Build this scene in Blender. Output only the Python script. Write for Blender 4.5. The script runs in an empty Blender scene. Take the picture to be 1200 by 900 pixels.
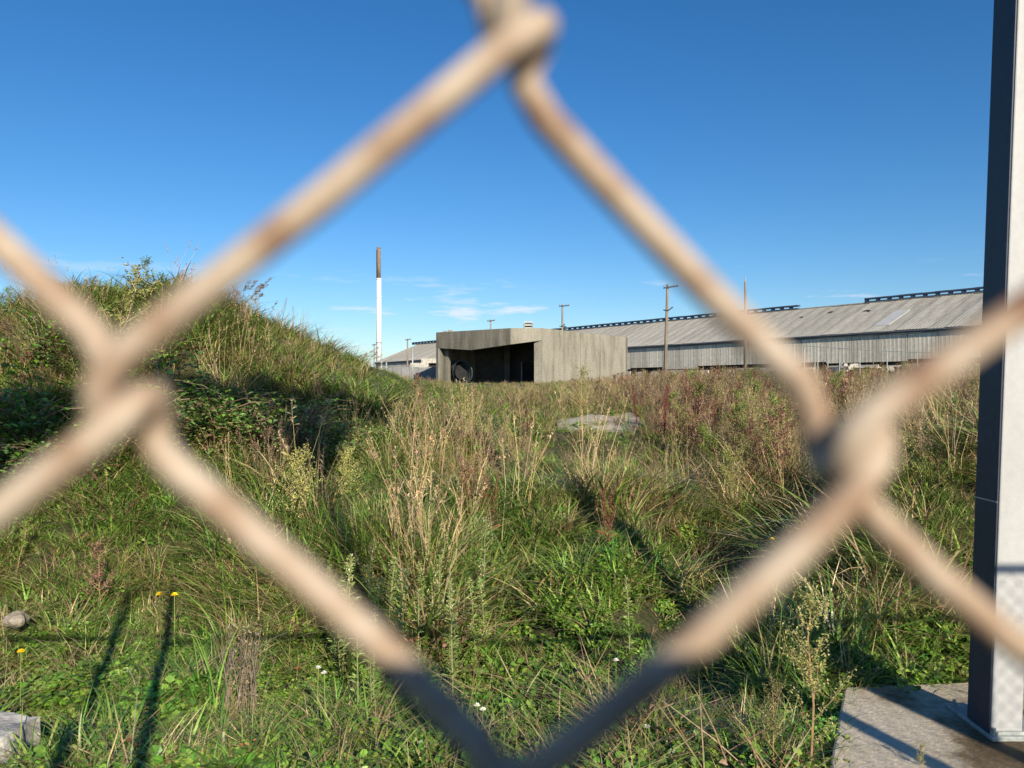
import bpy, math, random
import numpy as np
from mathutils import Vector, Matrix
R = math.radians
rnd = random.Random(7)
rng = np.random.default_rng(11)
sc = bpy.context.scene
COL = sc.collection

# ------------------------------------------------------------------ camera, sky, sun, exposure
EYE = 1.6
cam_data = bpy.data.cameras.new("camera")
cam = bpy.data.objects.new("camera", cam_data)
COL.objects.link(cam)
cam.location = (0, 0, EYE)
cam.rotation_euler = (R(90), 0, 0)
cam_data.sensor_width = 36
cam_data.lens = 27
cam_data.clip_start = 0.01
cam_data.clip_end = 3000
cam_data.dof.use_dof = True
cam_data.dof.focus_distance = 14
cam_data.dof.aperture_fstop = 10
sc.camera = cam

SUN_EL, SUN_AZ = 25.0, 158.2          # azimuth clockwise from +Y: behind the camera, to its right
S = Vector((math.sin(R(SUN_AZ)) * math.cos(R(SUN_EL)), math.cos(R(SUN_AZ)) * math.cos(R(SUN_EL)), math.sin(R(SUN_EL))))
sun_data = bpy.data.lights.new("sun", 'SUN')
sun_data.energy = 5.0
sun_data.angle = R(0.5)
sun_data.color = (1.0, 0.90, 0.74)
sun = bpy.data.objects.new("sun", sun_data)
COL.objects.link(sun)
sun.rotation_euler = (-S).to_track_quat('-Z', 'Y').to_euler()

world = bpy.data.worlds.new("World")
sc.world = world
world.use_nodes = True
wn = world.node_tree
sky = wn.nodes.new("ShaderNodeTexSky")
sky.sky_type = 'NISHITA'
sky.sun_disc = False
sky.sun_elevation = R(SUN_EL)
sky.sun_rotation = R(SUN_AZ)
sky.air_density = 1.0
sky.dust_density = 0.25
sky.ozone_density = 5.0
hs = wn.nodes.new("ShaderNodeHueSaturation")
hs.inputs['Saturation'].default_value = 1.22
hs.inputs['Hue'].default_value = 0.502
hs.inputs['Value'].default_value = 1.0
wn.links.new(sky.outputs[0], hs.inputs['Color'])
# thin low clouds near the horizon
tc = wn.nodes.new("ShaderNodeTexCoord")
mp = wn.nodes.new("ShaderNodeMapping")
mp.inputs['Scale'].default_value = (5, 5, 34)
mp.inputs['Location'].default_value = (1.7, 0.4, 0.0)
nz = wn.nodes.new("ShaderNodeTexNoise")
nz.inputs['Scale'].default_value = 1.6
nz.inputs['Detail'].default_value = 7
nz.inputs['Roughness'].default_value = 0.6
rp = wn.nodes.new("ShaderNodeValToRGB")
rp.color_ramp.elements[0].position = 0.575
rp.color_ramp.elements[1].position = 0.68
sx = wn.nodes.new("ShaderNodeSeparateXYZ")
band = wn.nodes.new("ShaderNodeValToRGB")
be = band.color_ramp.elements
be[0].position = 0.0; be[0].color = (.6, .6, .6, 1)
be[1].position = 0.15; be[1].color = (0, 0, 0, 1)
e_ = be.new(0.09); e_.color = (.7, .7, .7, 1)
mul = wn.nodes.new("ShaderNodeMath"); mul.operation = 'MULTIPLY'
mix = wn.nodes.new("ShaderNodeMixRGB")
mix.inputs[2].default_value = (7.2, 7.4, 7.9, 1)
wn.links.new(tc.outputs['Generated'], mp.inputs[0])
wn.links.new(mp.outputs[0], nz.inputs['Vector'])
wn.links.new(nz.outputs[0], rp.inputs[0])
wn.links.new(tc.outputs['Generated'], sx.inputs[0])
wn.links.new(sx.outputs[2], band.inputs[0])
wn.links.new(rp.outputs[0], mul.inputs[0])
wn.links.new(band.outputs[0], mul.inputs[1])
wn.links.new(mul.outputs[0], mix.inputs[0])
wn.links.new(hs.outputs[0], mix.inputs[1])
bg = wn.nodes["Background"]
bg.inputs[1].default_value = 0.092
wn.links.new(mix.outputs[0], bg.inputs[0])

vs = sc.view_settings
vs.view_transform = 'Standard'
vs.look = 'None'
vs.exposure = 0.45
vs.gamma = 1
sc.render.film_transparent = False
sc.cycles.max_bounces = 6
sc.cycles.use_denoising = True

# ------------------------------------------------------------------ helpers
F = 900.0


def at(px, py, d):
    """point at depth d that stands at pixel (px, py) of the 1200 x 900 photograph"""
    return Vector(((px - 600) / F * d, d, EYE + (450 - py) / F * d))


class MB:
    def __init__(s):
        s.v = []; s.f = []; s.c = []

    def add(s, verts, faces, col=None):
        o = len(s.v)
        s.v.extend([tuple(p) for p in verts])
        s.f.extend([tuple(i + o for i in f) for f in faces])
        if col is not None:
            s.c.extend([col] * len(verts))
        return s

    def box(s, x0, x1, y0, y1, z0, z1, col=None, M=None):
        P = [Vector((x, y, z)) for z in (z0, z1) for y in (y0, y1) for x in (x0, x1)]
        if M is not None:
            P = [M @ p for p in P]
        return s.add(P, [(0, 2, 3, 1), (4, 5, 7, 6), (0, 1, 5, 4), (1, 3, 7, 5), (3, 2, 6, 7), (2, 0, 4, 6)], col)

    def prism(s, poly, z0, z1, col=None):
        n = len(poly)
        a = sum(poly[i][0] * poly[(i + 1) % n][1] - poly[(i + 1) % n][0] * poly[i][1] for i in range(n))
        if a < 0:
            poly = poly[::-1]
        z0s = z0 if isinstance(z0, (list, tuple)) else [z0] * n
        z1s = z1 if isinstance(z1, (list, tuple)) else [z1] * n
        P = [(p[0], p[1], z) for p, z in zip(poly, z0s)] + [(p[0], p[1], z) for p, z in zip(poly, z1s)]
        fs = [tuple(range(n))[::-1], tuple(range(n, 2 * n))]
        fs += [(i, (i + 1) % n, n + (i + 1) % n, n + i) for i in range(n)]
        return s.add(P, fs, col)

    def tube(s, pts, rad, n=6, col=None, cap=True):
        pts = [Vector(p) for p in pts]
        m = len(pts)
        rads = rad if isinstance(rad, (list, tuple)) else [rad] * m
        V = []; u = None
        for i, p in enumerate(pts):
            t = (pts[min(i + 1, m - 1)] - pts[max(i - 1, 0)])
            t = t.normalized() if t.length > 1e-9 else Vector((0, 0, 1))
            if u is None:
                u = t.orthogonal().normalized()
            u = (u - t * u.dot(t))
            u = u.normalized() if u.length > 1e-6 else t.orthogonal().normalized()
            w = t.cross(u)
            for k in range(n):
                a = 2 * math.pi * k / n
                V.append(p + (u * math.cos(a) + w * math.sin(a)) * rads[i])
        Fs = []
        for i in range(m - 1):
            for k in range(n):
                a, b = i * n + k, i * n + (k + 1) % n
                Fs.append((a, b, b + n, a + n))
        if cap:
            Fs.append(tuple(range(n))[::-1]); Fs.append(tuple(range((m - 1) * n, m * n)))
        return s.add(V, Fs, col)

    def mesh(s, name, mat, smooth=False):
        me = bpy.data.meshes.new(name)
        me.from_pydata(s.v, [], s.f)
        if len(s.c) == len(s.v) and s.c:
            at_ = me.color_attributes.new("Col", 'FLOAT_COLOR', 'POINT')
            buf = np.ones((len(s.v), 4), dtype=np.float32)
            buf[:, :3] = np.array(s.c, dtype=np.float32)
            at_.data.foreach_set("color", buf.ravel())
        if mat is not None:
            me.materials.append(mat)
        if smooth:
            me.polygons.foreach_set("use_smooth", [True] * len(me.polygons))
        me.update()
        return me

    def obj(s, name, mat, parent=None, smooth=False):
        o = bpy.data.objects.new(name, s.mesh(name, mat, smooth))
        COL.objects.link(o)
        if parent is not None:
            o.parent = parent
        return o


def tag(o, label=None, cat=None, group=None, kind=None):
    if label: o['label'] = label
    if cat: o['category'] = cat
    if group: o['group'] = group
    if kind: o['kind'] = kind
    return o


def thing(name, label, cat, loc=(0, 0, 0), rz=0, group=None):
    o = bpy.data.objects.new(name, None)
    o.empty_display_size = 0.2
    COL.objects.link(o)
    o.location = loc
    o.rotation_euler = (0, 0, rz)
    return tag(o, label, cat, group)


def link_mesh(name, me, parent, loc=(0, 0, 0), rot=(0, 0, 0), scale=(1, 1, 1)):
    o = bpy.data.objects.new(name, me)
    COL.objects.link(o)
    o.parent = parent
    o.location = loc; o.rotation_euler = rot; o.scale = scale
    return o


def copy_thing(o, loc, rz, scale, label=None):
    c = o.copy(); COL.objects.link(c)
    c.location = loc; c.rotation_euler = (0, 0, rz); c.scale = (scale,) * 3
    if label: c['label'] = label
    for ch in list(o.children):
        d = ch.copy(); COL.objects.link(d); d.parent = c
        for g in list(ch.children):
            h = g.copy(); COL.objects.link(h); h.parent = d
    return c


def hash2(ix, iy, seed):
    h = (ix.astype(np.int64) * 374761393 + iy.astype(np.int64) * 668265263 + seed * 974711) & 0x7fffffff
    h = ((h ^ (h >> 13)) * 1274126177) & 0x7fffffff
    return ((h ^ (h >> 16)) & 0xffff) / 65535.0


def vnoise(x, y, seed=0):
    x = np.asarray(x, float); y = np.asarray(y, float)
    ix, iy = np.floor(x), np.floor(y)
    fx, fy = x - ix, y - iy
    fx = fx * fx * (3 - 2 * fx); fy = fy * fy * (3 - 2 * fy)
    a, b = hash2(ix, iy, seed), hash2(ix + 1, iy, seed)
    c, d = hash2(ix, iy + 1, seed), hash2(ix + 1, iy + 1, seed)
    return (a * (1 - fx) + b * fx) * (1 - fy) + (c * (1 - fx) + d * fx) * fy


def sstep(a, b, x):
    t = np.clip((x - a) / (b - a), 0, 1)
    return t * t * (3 - 2 * t)


# ------------------------------------------------------------------ materials
def newmat(name):
    m = bpy.data.materials.new(name)
    m.use_nodes = True
    nt = m.node_tree
    return m, nt, nt.nodes["Principled BSDF"]


def noise_mat(name, cols, scale=4.0, stretch=(1, 1, 1), rough=0.8, bump=0.0, bscale=40, metallic=0.0, pos=(0.3, 0.7),
              fine=None, spec=0.3, coords='Object', detail=6):
    """colour ramp over stretched noise, an optional finer speckle, and fine relief"""
    m, nt, p = newmat(name)
    N, L = nt.nodes, nt.links
    t = N.new("ShaderNodeTexCoord")
    mp_ = N.new("ShaderNodeMapping"); mp_.inputs['Scale'].default_value = stretch
    L.new(t.outputs[coords], mp_.inputs[0])
    n = N.new("ShaderNodeTexNoise"); n.inputs['Scale'].default_value = scale; n.inputs['Detail'].default_value = detail
    n.inputs['Roughness'].default_value = 0.62
    L.new(mp_.outputs[0], n.inputs['Vector'])
    r = N.new("ShaderNodeValToRGB")
    el = r.color_ramp.elements
    k = len(cols)
    for i, c in enumerate(cols):
        ps = pos[0] + (pos[1] - pos[0]) * i / max(k - 1, 1)
        if i == 0: e = el[0]; e.position = ps
        elif i == k - 1: e = el[len(el) - 1]; e.position = ps
        else: e = el.new(ps)
        e.color = (*c, 1)
    L.new(n.outputs[0], r.inputs[0])
    out = r.outputs[0]
    if fine:
        n2 = N.new("ShaderNodeTexNoise"); n2.inputs['Scale'].default_value = fine[0]; n2.inputs['Detail'].default_value = 4
        L.new(t.outputs[coords], n2.inputs['Vector'])
        mx = N.new("ShaderNodeMixRGB"); mx.blend_type = 'MULTIPLY'; mx.inputs[0].default_value = 1
        r2 = N.new("ShaderNodeMapRange"); r2.inputs[1].default_value = 0.3; r2.inputs[2].default_value = 0.7
        r2.inputs[3].default_value = 1 - fine[1]; r2.inputs[4].default_value = 1 + fine[1]
        L.new(n2.outputs[0], r2.inputs[0])
        L.new(out, mx.inputs[1]); L.new(r2.outputs[0], mx.inputs[2])
        out = mx.outputs[0]
    L.new(out, p.inputs['Base Color'])
    p.inputs['Roughness'].default_value = rough
    p.inputs['Metallic'].default_value = metallic
    p.inputs['Specular IOR Level'].default_value = spec
    if bump:
        nb = N.new("ShaderNodeTexNoise"); nb.inputs['Scale'].default_value = bscale; nb.inputs['Detail'].default_value = 5
        L.new(t.outputs[coords], nb.inputs['Vector'])
        b = N.new("ShaderNodeBump"); b.inputs['Strength'].default_value = bump; b.inputs['Distance'].default_value = 0.02
        L.new(nb.outputs[0], b.inputs['Height']); L.new(b.outputs[0], p.inputs['Normal'])
    return m


def leaf_mat(name, gain=1.28, transl=0.10, rough=0.42, spec=0.5, vary=0.3):
    """per-blade colour attribute, shifted plant by plant and in broad patches"""
    m, nt, p = newmat(name)
    N, L = nt.nodes, nt.links
    a = N.new("ShaderNodeAttribute"); a.attribute_name = "Col"
    oi = N.new("ShaderNodeObjectInfo")
    hv = N.new("ShaderNodeHueSaturation")
    mr = N.new("ShaderNodeMapRange"); mr.inputs[3].default_value = gain * (1 - vary); mr.inputs[4].default_value = gain * (1 + vary)
    L.new(oi.outputs['Random'], mr.inputs[0]); L.new(mr.outputs[0], hv.inputs['Value'])
    g = N.new("ShaderNodeNewGeometry")
    n = N.new("ShaderNodeTexNoise"); n.inputs['Scale'].default_value = 0.9; n.inputs['Detail'].default_value = 3
    L.new(g.outputs['Position'], n.inputs['Vector'])
    mh = N.new("ShaderNodeMapRange"); mh.inputs[1].default_value = 0.3; mh.inputs[2].default_value = 0.7
    mh.inputs[3].default_value = 0.475; mh.inputs[4].default_value = 0.515
    L.new(n.outputs[0], mh.inputs[0]); L.new(mh.outputs[0], hv.inputs['Hue'])
    L.new(a.outputs['Color'], hv.inputs['Color'])
    L.new(hv.outputs[0], p.inputs['Base Color'])
    p.inputs['Roughness'].default_value = rough
    p.inputs['Specular IOR Level'].default_value = spec
    tr = N.new("ShaderNodeBsdfTranslucent")
    L.new(hv.outputs[0], tr.inputs['Color'])
    ms = N.new("ShaderNodeMixShader"); ms.inputs[0].default_value = transl
    L.new(p.outputs[0], ms.inputs[1]); L.new(tr.outputs[0], ms.inputs[2])
    L.new(ms.outputs[0], nt.nodes["Material Output"].inputs['Surface'])
    return m


M_soil = noise_mat("soil", [(.035, .028, .015), (.05, .055, .02), (.09, .075, .04)], 3.0, rough=.95, bump=.5, bscale=25)
M_leaf = leaf_mat("grass_blade")
M_broad = leaf_mat("broad_leaf", transl=.15, rough=.4, spec=.45)
M_dry = leaf_mat("dry_stem", transl=.1, rough=.6, spec=.25)
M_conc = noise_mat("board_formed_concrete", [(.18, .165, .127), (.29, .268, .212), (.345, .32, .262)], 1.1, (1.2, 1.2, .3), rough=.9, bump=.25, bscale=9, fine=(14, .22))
M_conc_dark = noise_mat("shaded_concrete", [(.085, .08, .062), (.165, .152, .12), (.235, .215, .172)], 1.6, (1.5, 1.5, .18), rough=.9, bump=.25, bscale=9, fine=(14, .25))  # darker copy of the concrete, shade of the left-facing fascia put into its colour
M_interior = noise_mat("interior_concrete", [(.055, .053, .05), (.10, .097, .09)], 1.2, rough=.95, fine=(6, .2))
M_pad = noise_mat("wet_stained_slab", [(.085, .058, .028), (.16, .118, .065), (.45, .38, .275), (.55, .475, .365)], 1.1, rough=.8, bump=.25, bscale=60, pos=(.32, .54), fine=(45, .14), spec=.35)
M_gravel = noise_mat("pale_gravel", [(.34, .295, .225), (.48, .425, .335), (.60, .54, .44)], 7, rough=.95, bump=.8, bscale=50, fine=(60, .3))
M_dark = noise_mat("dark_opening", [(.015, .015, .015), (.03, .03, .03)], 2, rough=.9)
M_roofs = [noise_mat("weathered_roof_sheet", [tuple(c * k for c in (.22, .205, .17)), tuple(c * k for c in (.33, .31, .265)), tuple(c * k for c in (.40, .38, .33))],
                     .35, (2.5, .35, 1), rough=.85, fine=(3.0, .12)) for k in (.95, 1.02, 1.1)]
M_skylight = noise_mat("pale_roof_sheet", [(.42, .42, .40), (.5, .5, .48)], .8, rough=.6)
M_sidings = [noise_mat("weathered_siding", [tuple(c * k for c in (.42, .385, .31)), tuple(c * k for c in (.60, .55, .455)), tuple(c * k for c in (.70, .64, .53))],
                       .8, (1.5, 1, .12), rough=.8, fine=(2.0, .15)) for k in (.86, .97, 1.06)]
M_gutter = noise_mat("blue_grey_gutter", [(.10, .12, .15), (.16, .18, .2)], 1, rough=.6)
M_vent = noise_mat("ridge_vent_metal", [(.035, .055, .10), (.06, .08, .13)], 2, rough=.6)
M_chim = noise_mat("white_chimney_paint", [(.72, .72, .70), (.82, .82, .80)], .5, (1, 1, .2), rough=.6)
M_rust = noise_mat("rusted_steel", [(.14, .09, .055), (.23, .16, .105), (.30, .235, .17)], 1.2, (1, 1, .5), rough=.9, fine=(5, .2))
M_pole = noise_mat("weathered_pole_wood", [(.13, .10, .075), (.24, .195, .15), (.32, .27, .22)], 2, (3, 3, .2), rough=.9)
M_polegrey = noise_mat("grey_pole_metal", [(.20, .20, .19), (.32, .32, .30)], 2, rough=.7)
M_iron = noise_mat("dark_iron", [(.035, .035, .04), (.07, .07, .075)], 4, rough=.7)
M_white = noise_mat("chalky_white_paint", [(.33, .33, .32), (.40, .40, .39), (.435, .435, .425)], 2.2, (1.5, 1.5, .6), rough=.55, bump=.05, bscale=70, fine=(30, .04), pos=(.25, .6))
M_galv = noise_mat("galvanised_plate", [(.30, .32, .30), (.46, .48, .45)], 9, rough=.55, metallic=.35, fine=(60, .15))
M_stone = noise_mat("pale_stone", [(.26, .22, .16), (.46, .43, .37), (.56, .53, .48)], 5, rough=.9, bump=.5, bscale=30, fine=(50, .15))
M_brownstone = noise_mat("brown_stone", [(.16, .13, .09), (.27, .23, .17), (.36, .32, .26)], 9, rough=.9, bump=.5, bscale=30, fine=(50, .15))
M_greywall = noise_mat("grey_block_wall", [(.17, .175, .18), (.27, .27, .27)], .8, rough=.9)
M_coil = noise_mat("pale_green_hose", [(.025, .045, .042), (.05, .078, .072)], 3, rough=.5)
M_black = noise_mat("black_plastic", [(.01, .01, .012), (.02, .02, .022)], 8, rough=.4)


def wire_material():
    m, nt, p = newmat("rusted_wire")
    N, L = nt.nodes, nt.links
    t = N.new("ShaderNodeTexCoord")
    n = N.new("ShaderNodeTexNoise"); n.inputs['Scale'].default_value = 150; n.inputs['Detail'].default_value = 8
    L.new(t.outputs['Object'], n.inputs['Vector'])
    r = N.new("ShaderNodeValToRGB")
    el = r.color_ramp.elements
    el[0].position = .28; el[0].color = (.20, .105, .065, 1)
    el[1].position = .64; el[1].color = (.49, .405, .315, 1)
    e = el.new(.42); e.color = (.365, .265, .185, 1)
    L.new(n.outputs[0], r.inputs[0]); L.new(r.outputs[0], p.inputs['Base Color'])
    p.inputs['Roughness'].default_value = .68
    p.inputs['Specular IOR Level'].default_value = .12
    nb = N.new("ShaderNodeTexNoise"); nb.inputs['Scale'].default_value = 1500
    L.new(t.outputs['Object'], nb.inputs['Vector'])
    b = N.new("ShaderNodeBump"); b.inputs['Strength'].default_value = .4; b.inputs['Distance'].default_value = .0004
    L.new(nb.outputs[0], b.inputs['Height']); L.new(b.outputs[0], p.inputs['Normal'])
    return m


M_wire = wire_material()

# ------------------------------------------------------------------ terrain
CREST = np.array([(-900, 395), (-400, 388), (0, 374), (50, 368), (95, 346), (125, 353), (158, 373), (200, 354), (238, 357), (290, 381), (340, 407),
                  (400, 439), (450, 460), (520, 490), (600, 523), (660, 540)], float)


def ground_z(x, y):
    x = np.asarray(x, float); y = np.asarray(y, float)
    d_ = np.maximum(y, 2.0)
    dip = np.interp(y, [0, 2.6, 3.4, 4.5, 5.4, 8], [0, 0, -.08, -.22, -.2, -.05]) * (1 - sstep(.24, .38, x / d_))
    base = dip + np.interp(y, [-40, 0, 3.4, 5, 8, 12, 18, 25, 35, 60, 2000], [0, 0, 0, -.02, .2, .6, .98, 1.28, 1.48, 1.6, 1.6])
    d = np.maximum(y, 2.0)
    px = 600 + F * x / d
    yc = np.interp(px, CREST[:, 0], CREST[:, 1])
    add = np.maximum(EYE + (450 - yc) / F * 12 - 0.6, 0)
    m = sstep(5.6, 12.0, y) * (1 - sstep(15, 24, y)) * (1 - sstep(-3, -14, x / d * 4))
    z = base + add * m
    # bank on the right, behind the slab
    z = z + .85 * sstep(4.15, 5.9, y) * sstep(.40, .56, x / d) * (1 - sstep(8, 16, y))
    # tussock ridge and the hollow beside it
    z = z + .28 * np.exp(-((px - 720) / 90) ** 2) * np.exp(-((y - 6.7) / 1.3) ** 2)
    z = z - .30 * np.exp(-((px - 850) / 80) ** 2) * np.exp(-((y - 6.0) / 1.2) ** 2)
    z = z + .22 * np.exp(-((px - 480) / 110) ** 2) * np.exp(-((y - 7.4) / 1.2) ** 2)
    amp = sstep(3.6, 7, y) * (1 - .6 * sstep(30, 60, y))
    amp = amp * (1 - np.exp(-((x - 1.8) / 1.5) ** 2 - ((y - 15.5) / 2.4) ** 2))
    z = z + amp * (.42 * (vnoise(x * .7, y * .7, 3) - .5) + .30 * (vnoise(x * 1.7, y * 1.7, 5) - .5))
    z = z + (.05 + .15 * sstep(3.0, 4.2, y) * (1 - sstep(9, 14, y))) * sstep(.5, 2, y) * (vnoise(x * 2.7, y * 2.7, 9) - .5) * (1 - sstep(1.2, 1.5, x) * (1 - sstep(4.1, 4.4, y)))
    return z


def gz(x, y):
    return float(ground_z(np.array([x]), np.array([y]))[0])


def build_ground():
    def axis(knots):
        out = []
        for a, b, n in knots:
            out.append(np.linspace(a, b, n, endpoint=False))
        out.append(np.array([knots[-1][1]]))
        return np.concatenate(out)
    xs = axis([(-900, -120, 14), (-120, -30, 22), (-30, -9, 45), (-9, 7, 110), (7, 30, 50), (30, 120, 22), (120, 900, 14)])
    ys = axis([(-300, -30, 8), (-30, 0, 12), (0, 3, 14), (3, 14, 90), (14, 40, 75), (40, 120, 34), (120, 1800, 24)])
    X, Y = np.meshgrid(xs, ys)
    Z = ground_z(X, Y)
    nx, ny = len(xs), len(ys)
    V = np.stack([X.ravel(), Y.ravel(), Z.ravel()], 1)
    i = np.arange(ny - 1)[:, None] * nx + np.arange(nx - 1)[None, :]
    Fc = np.stack([i, i + 1, i + nx + 1, i + nx], -1).reshape(-1, 4)
    me = bpy.data.meshes.new("ground")
    me.from_pydata(V.tolist(), [], Fc.tolist())
    me.materials.append(M_soil)
    me.polygons.foreach_set("use_smooth", [True] * len(me.polygons))
    o = bpy.data.objects.new("ground", me); COL.objects.link(o)
    tag(o, "rough ground rising from the fence to a grassy mound", kind='structure')


build_ground()

# gravel clearing in the middle distance: a sheet that follows the ground
GRAVEL = [(.8, 14.0), (1.6, 13.6), (2.5, 13.9), (2.8, 15.5), (2.75, 17.4), (1.4, 17.5), (.95, 16.8)]


def in_poly(px, py, poly):
    inside = np.zeros(np.shape(px), bool)
    n = len(poly)
    for i in range(n):
        x0, y0 = poly[i]; x1, y1 = poly[(i + 1) % n]
        c = ((y0 > py) != (y1 > py)) & (px < (x1 - x0) * (py - y0) / (y1 - y0 + 1e-12) + x0)
        inside ^= c
    return inside


def build_gravel():
    mb = MB()
    step = .3
    xs = np.arange(0, 12.6, step); ys = np.arange(12.6, 20, step)
    idx = {}
    for j, y in enumerate(ys):
        for i, x in enumerate(xs):
            idx[(i, j)] = len(mb.v)
            mb.v.append((x, y, gz(x, y) + .045))
    for j in range(len(ys) - 1):
        for i in range(len(xs) - 1):
            if in_poly(np.array([xs[i] + .15]), np.array([ys[j] + .15]), GRAVEL)[0]:
                mb.f.append((idx[(i, j)], idx[(i + 1, j)], idx[(i + 1, j + 1)], idx[(i, j + 1)]))
    o = mb.obj("gravel_track", M_gravel, smooth=True)
    tag(o, "pale grey gravel track showing through the weeds", kind='structure')


build_gravel()

# concrete slab under the white post
PAD = [(1.70, 3.93), (3.0, 4.06), (4.4, 4.2), (4.4, 2.1), (.85, 2.2), (1.33, 3.2)]


def build_pad():
    mb = MB()
    mb.prism(PAD, -.12, .05)
    o = mb.obj("concrete_slab", M_pad)
    bv = o.modifiers.new("edge", 'BEVEL'); bv.width = .012; bv.segments = 2
    tag(o, "brown stained concrete slab under the white steel post", "slab")


build_pad()

# ------------------------------------------------------------------ long shed
def build_shed():
    def D_eave(px): return 1.0 / (.01 + 8.43e-6 * (px - 1095))
    P0 = at(440, 450, D_eave(440)); P1 = at(1290, 450, D_eave(1290))
    P0.z = P1.z = 0
    e = (P1 - P0); Ltot = e.length; e.normalize()
    rz = math.atan2(e.y, e.x)
    shed = thing("industrial_shed", "long low industrial shed with grey corrugated roof and ridge vents", "shed", (P0.x, P0.y, .95), rz)
    shed.rotation_euler = (0, -.0066, rz)
    n = Vector((-e.y, e.x, 0))

    def t_of_px(px, yoff):
        # where the line parallel to the eave (offset yoff inward) crosses the sight line of px
        k = (px - 600) / F
        b = P0 + n * yoff
        return (k * b.y - b.x) / (e.x - k * e.y)
    zE, zR, W = 7.0, 12.5, 14.0        # above local 0 (ground 2.0)
    SW = 2.15
    nsh = int(Ltot / SW)
    ov = .38
    sl = (zR - zE) / W
    # roof sheet: shallow ribs across
    def sheet(width, zoff):
        mb = MB(); nr = 5
        prof = []
        for i in range(nr):
            x0 = width * i / nr
            prof += [(x0, 0), (x0 + width / nr * .62, 0), (x0 + width / nr * .72, .03), (x0 + width / nr * .9, .03)]
        prof.append((width, 0))
        V = []
        for x, h in prof:
            V.append((x, -ov, zE - ov * sl + h + zoff)); V.append((x, W, zR + h + zoff))
        Fs = [(2 * i, 2 * i + 2, 2 * i + 3, 2 * i + 1) for i in range(len(prof) - 1)]
        mb.add(V, Fs)
        return mb
    meshes = [sheet(SW + .05, z).mesh("roof_sheet", m) for m, z in zip(M_roofs, (0, .03, .06))]
    sky_me = sheet(SW + .05, .075).mesh("roof_sheet", M_skylight)
    t_sky = t_of_px(1054, 6)
    for i in range(nsh + 1):
        x = i * SW
        me = meshes[rnd.randrange(3)]
        link_mesh("roof_sheet", me, shed, (x, 0, rnd.uniform(-.015, .015)))
    # one paler translucent sheet half way down the slope
    mb = MB(); V = []
    for x in (0, SW * .5, SW):
        V.append((x, 2.0, zE + 2.0 * sl + .17)); V.append((x, 8.3, zE + 8.3 * sl + .17))
    V += [(x_, y_, z_ - .1) for x_, y_, z_ in V]
    mb.add(V, [(0, 2, 3, 1), (2, 4, 5, 3), (0, 6, 8, 2), (2, 8, 10, 4), (4, 10, 11, 5), (0, 1, 7, 6)])
    link_mesh("skylight_sheet", mb.mesh("skylight_sheet", M_skylight), shed, (t_sky - 1.6, 0, 0))
    # underside, back slope, gable ends
    mb = MB()
    mb.add([(0, 0, zE - .12), (Ltot, 0, zE - .12), (Ltot, W, zR - .12), (0, W, zR - .12), (0, 2 * W, zE - .12), (Ltot, 2 * W, zE - .12)],
           [(0, 1, 2, 3), (3, 2, 5, 4)])
    mb.obj("back_roof", M_roofs[0], shed)
    mb = MB()
    for x in (.15, Ltot - .15):
        mb = MB(); o_ = 0
        mb.v += [(x, .2, 0), (x, 2 * W, 0), (x, 2 * W, zE - .2), (x, W, zR - .2), (x, .2, zE - .2)]
        mb.f.append(tuple(o_ + k for k in range(5)))
        mb.obj("gable_wall", M_sidings[0], shed)
    # eave board and gutter
    MB().box(0, Ltot, -.12, .0, zE - .62, zE - .15).obj("eave_board", M_gutter, shed)
    MB().box(0, Ltot, -ov - .14, -ov, zE - ov * sl - .16, zE - ov * sl - .015).obj("gutter", M_gutter, shed)
    # siding in ribbed bays
    BW = 3.9
    def siding(zb, m):
        mb = MB(); prof = []; k = 7; w = BW - .06
        for i in range(k):
            x0 = w * i / k; s_ = w / k
            prof += [(x0, 0), (x0 + s_ * .45, 0), (x0 + s_ * .58, -.014), (x0 + s_ * .87, -.014)]
        prof.append((w, 0))
        V = []
        for x, h in prof:
            V.append((x, h, zb)); V.append((x, h, zE - .63))
        mb.add(V, [(2 * i, 2 * i + 2, 2 * i + 3, 2 * i + 1) for i in range(len(prof) - 1)])
        return mb.mesh("siding_bay", m)
    sm = [siding(zb, m) for m in M_sidings for zb in (2.5, 2.72, 2.95)]
    for i in range(int(Ltot / BW)):
        link_mesh("siding_bay", sm[rnd.randrange(len(sm))], shed, (i * BW, .0, 0))
    # inner face behind the siding, sill beam, low wall with openings
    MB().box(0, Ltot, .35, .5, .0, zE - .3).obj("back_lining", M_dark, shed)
    lw = MB().box(0, BW * .42, -.02, .3, 0, 2.2).mesh("low_wall", M_sidings[1])
    lw2 = MB().box(0, BW * .96, -.02, .3, 0, 2.36).mesh("low_wall", M_sidings[0])
    for i in range(int(Ltot / BW)):
        r_ = rnd.random()
        if r_ < .5: link_mesh("low_wall", lw2, shed, (i * BW, 0, 0))
        elif r_ < .92: link_mesh("low_wall", lw, shed, (i * BW + rnd.uniform(0, 1.5), 0, 0))
    # ridge vents: rails with gaps of sky between
    vb = MB()
    U = 1.78
    vb.box(0, U * .97, -.35, .35, .05, .22); vb.box(0, U * .97, -.4, .4, .5, .74)
    vb.box(0, .45, -.3, .3, .22, .5)
    vm = vb.mesh("ridge_vent", M_vent)
    rg = lambda px: t_of_px(px, W)
    spans = [(rg(484), rg(935)), (rg(1015), Ltot - 1)]
    for a, b in spans:
        x = a
        while x < b:
            link_mesh("ridge_vent", vm, shed, (x, W, zR + .05 + rnd.uniform(-.02, .02)))
            x += U
    MB().box(0, Ltot, W - .3, W + .3, zR - .02, zR + .14).obj("ridge_cap", M_roofs[2], shed)
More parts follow.
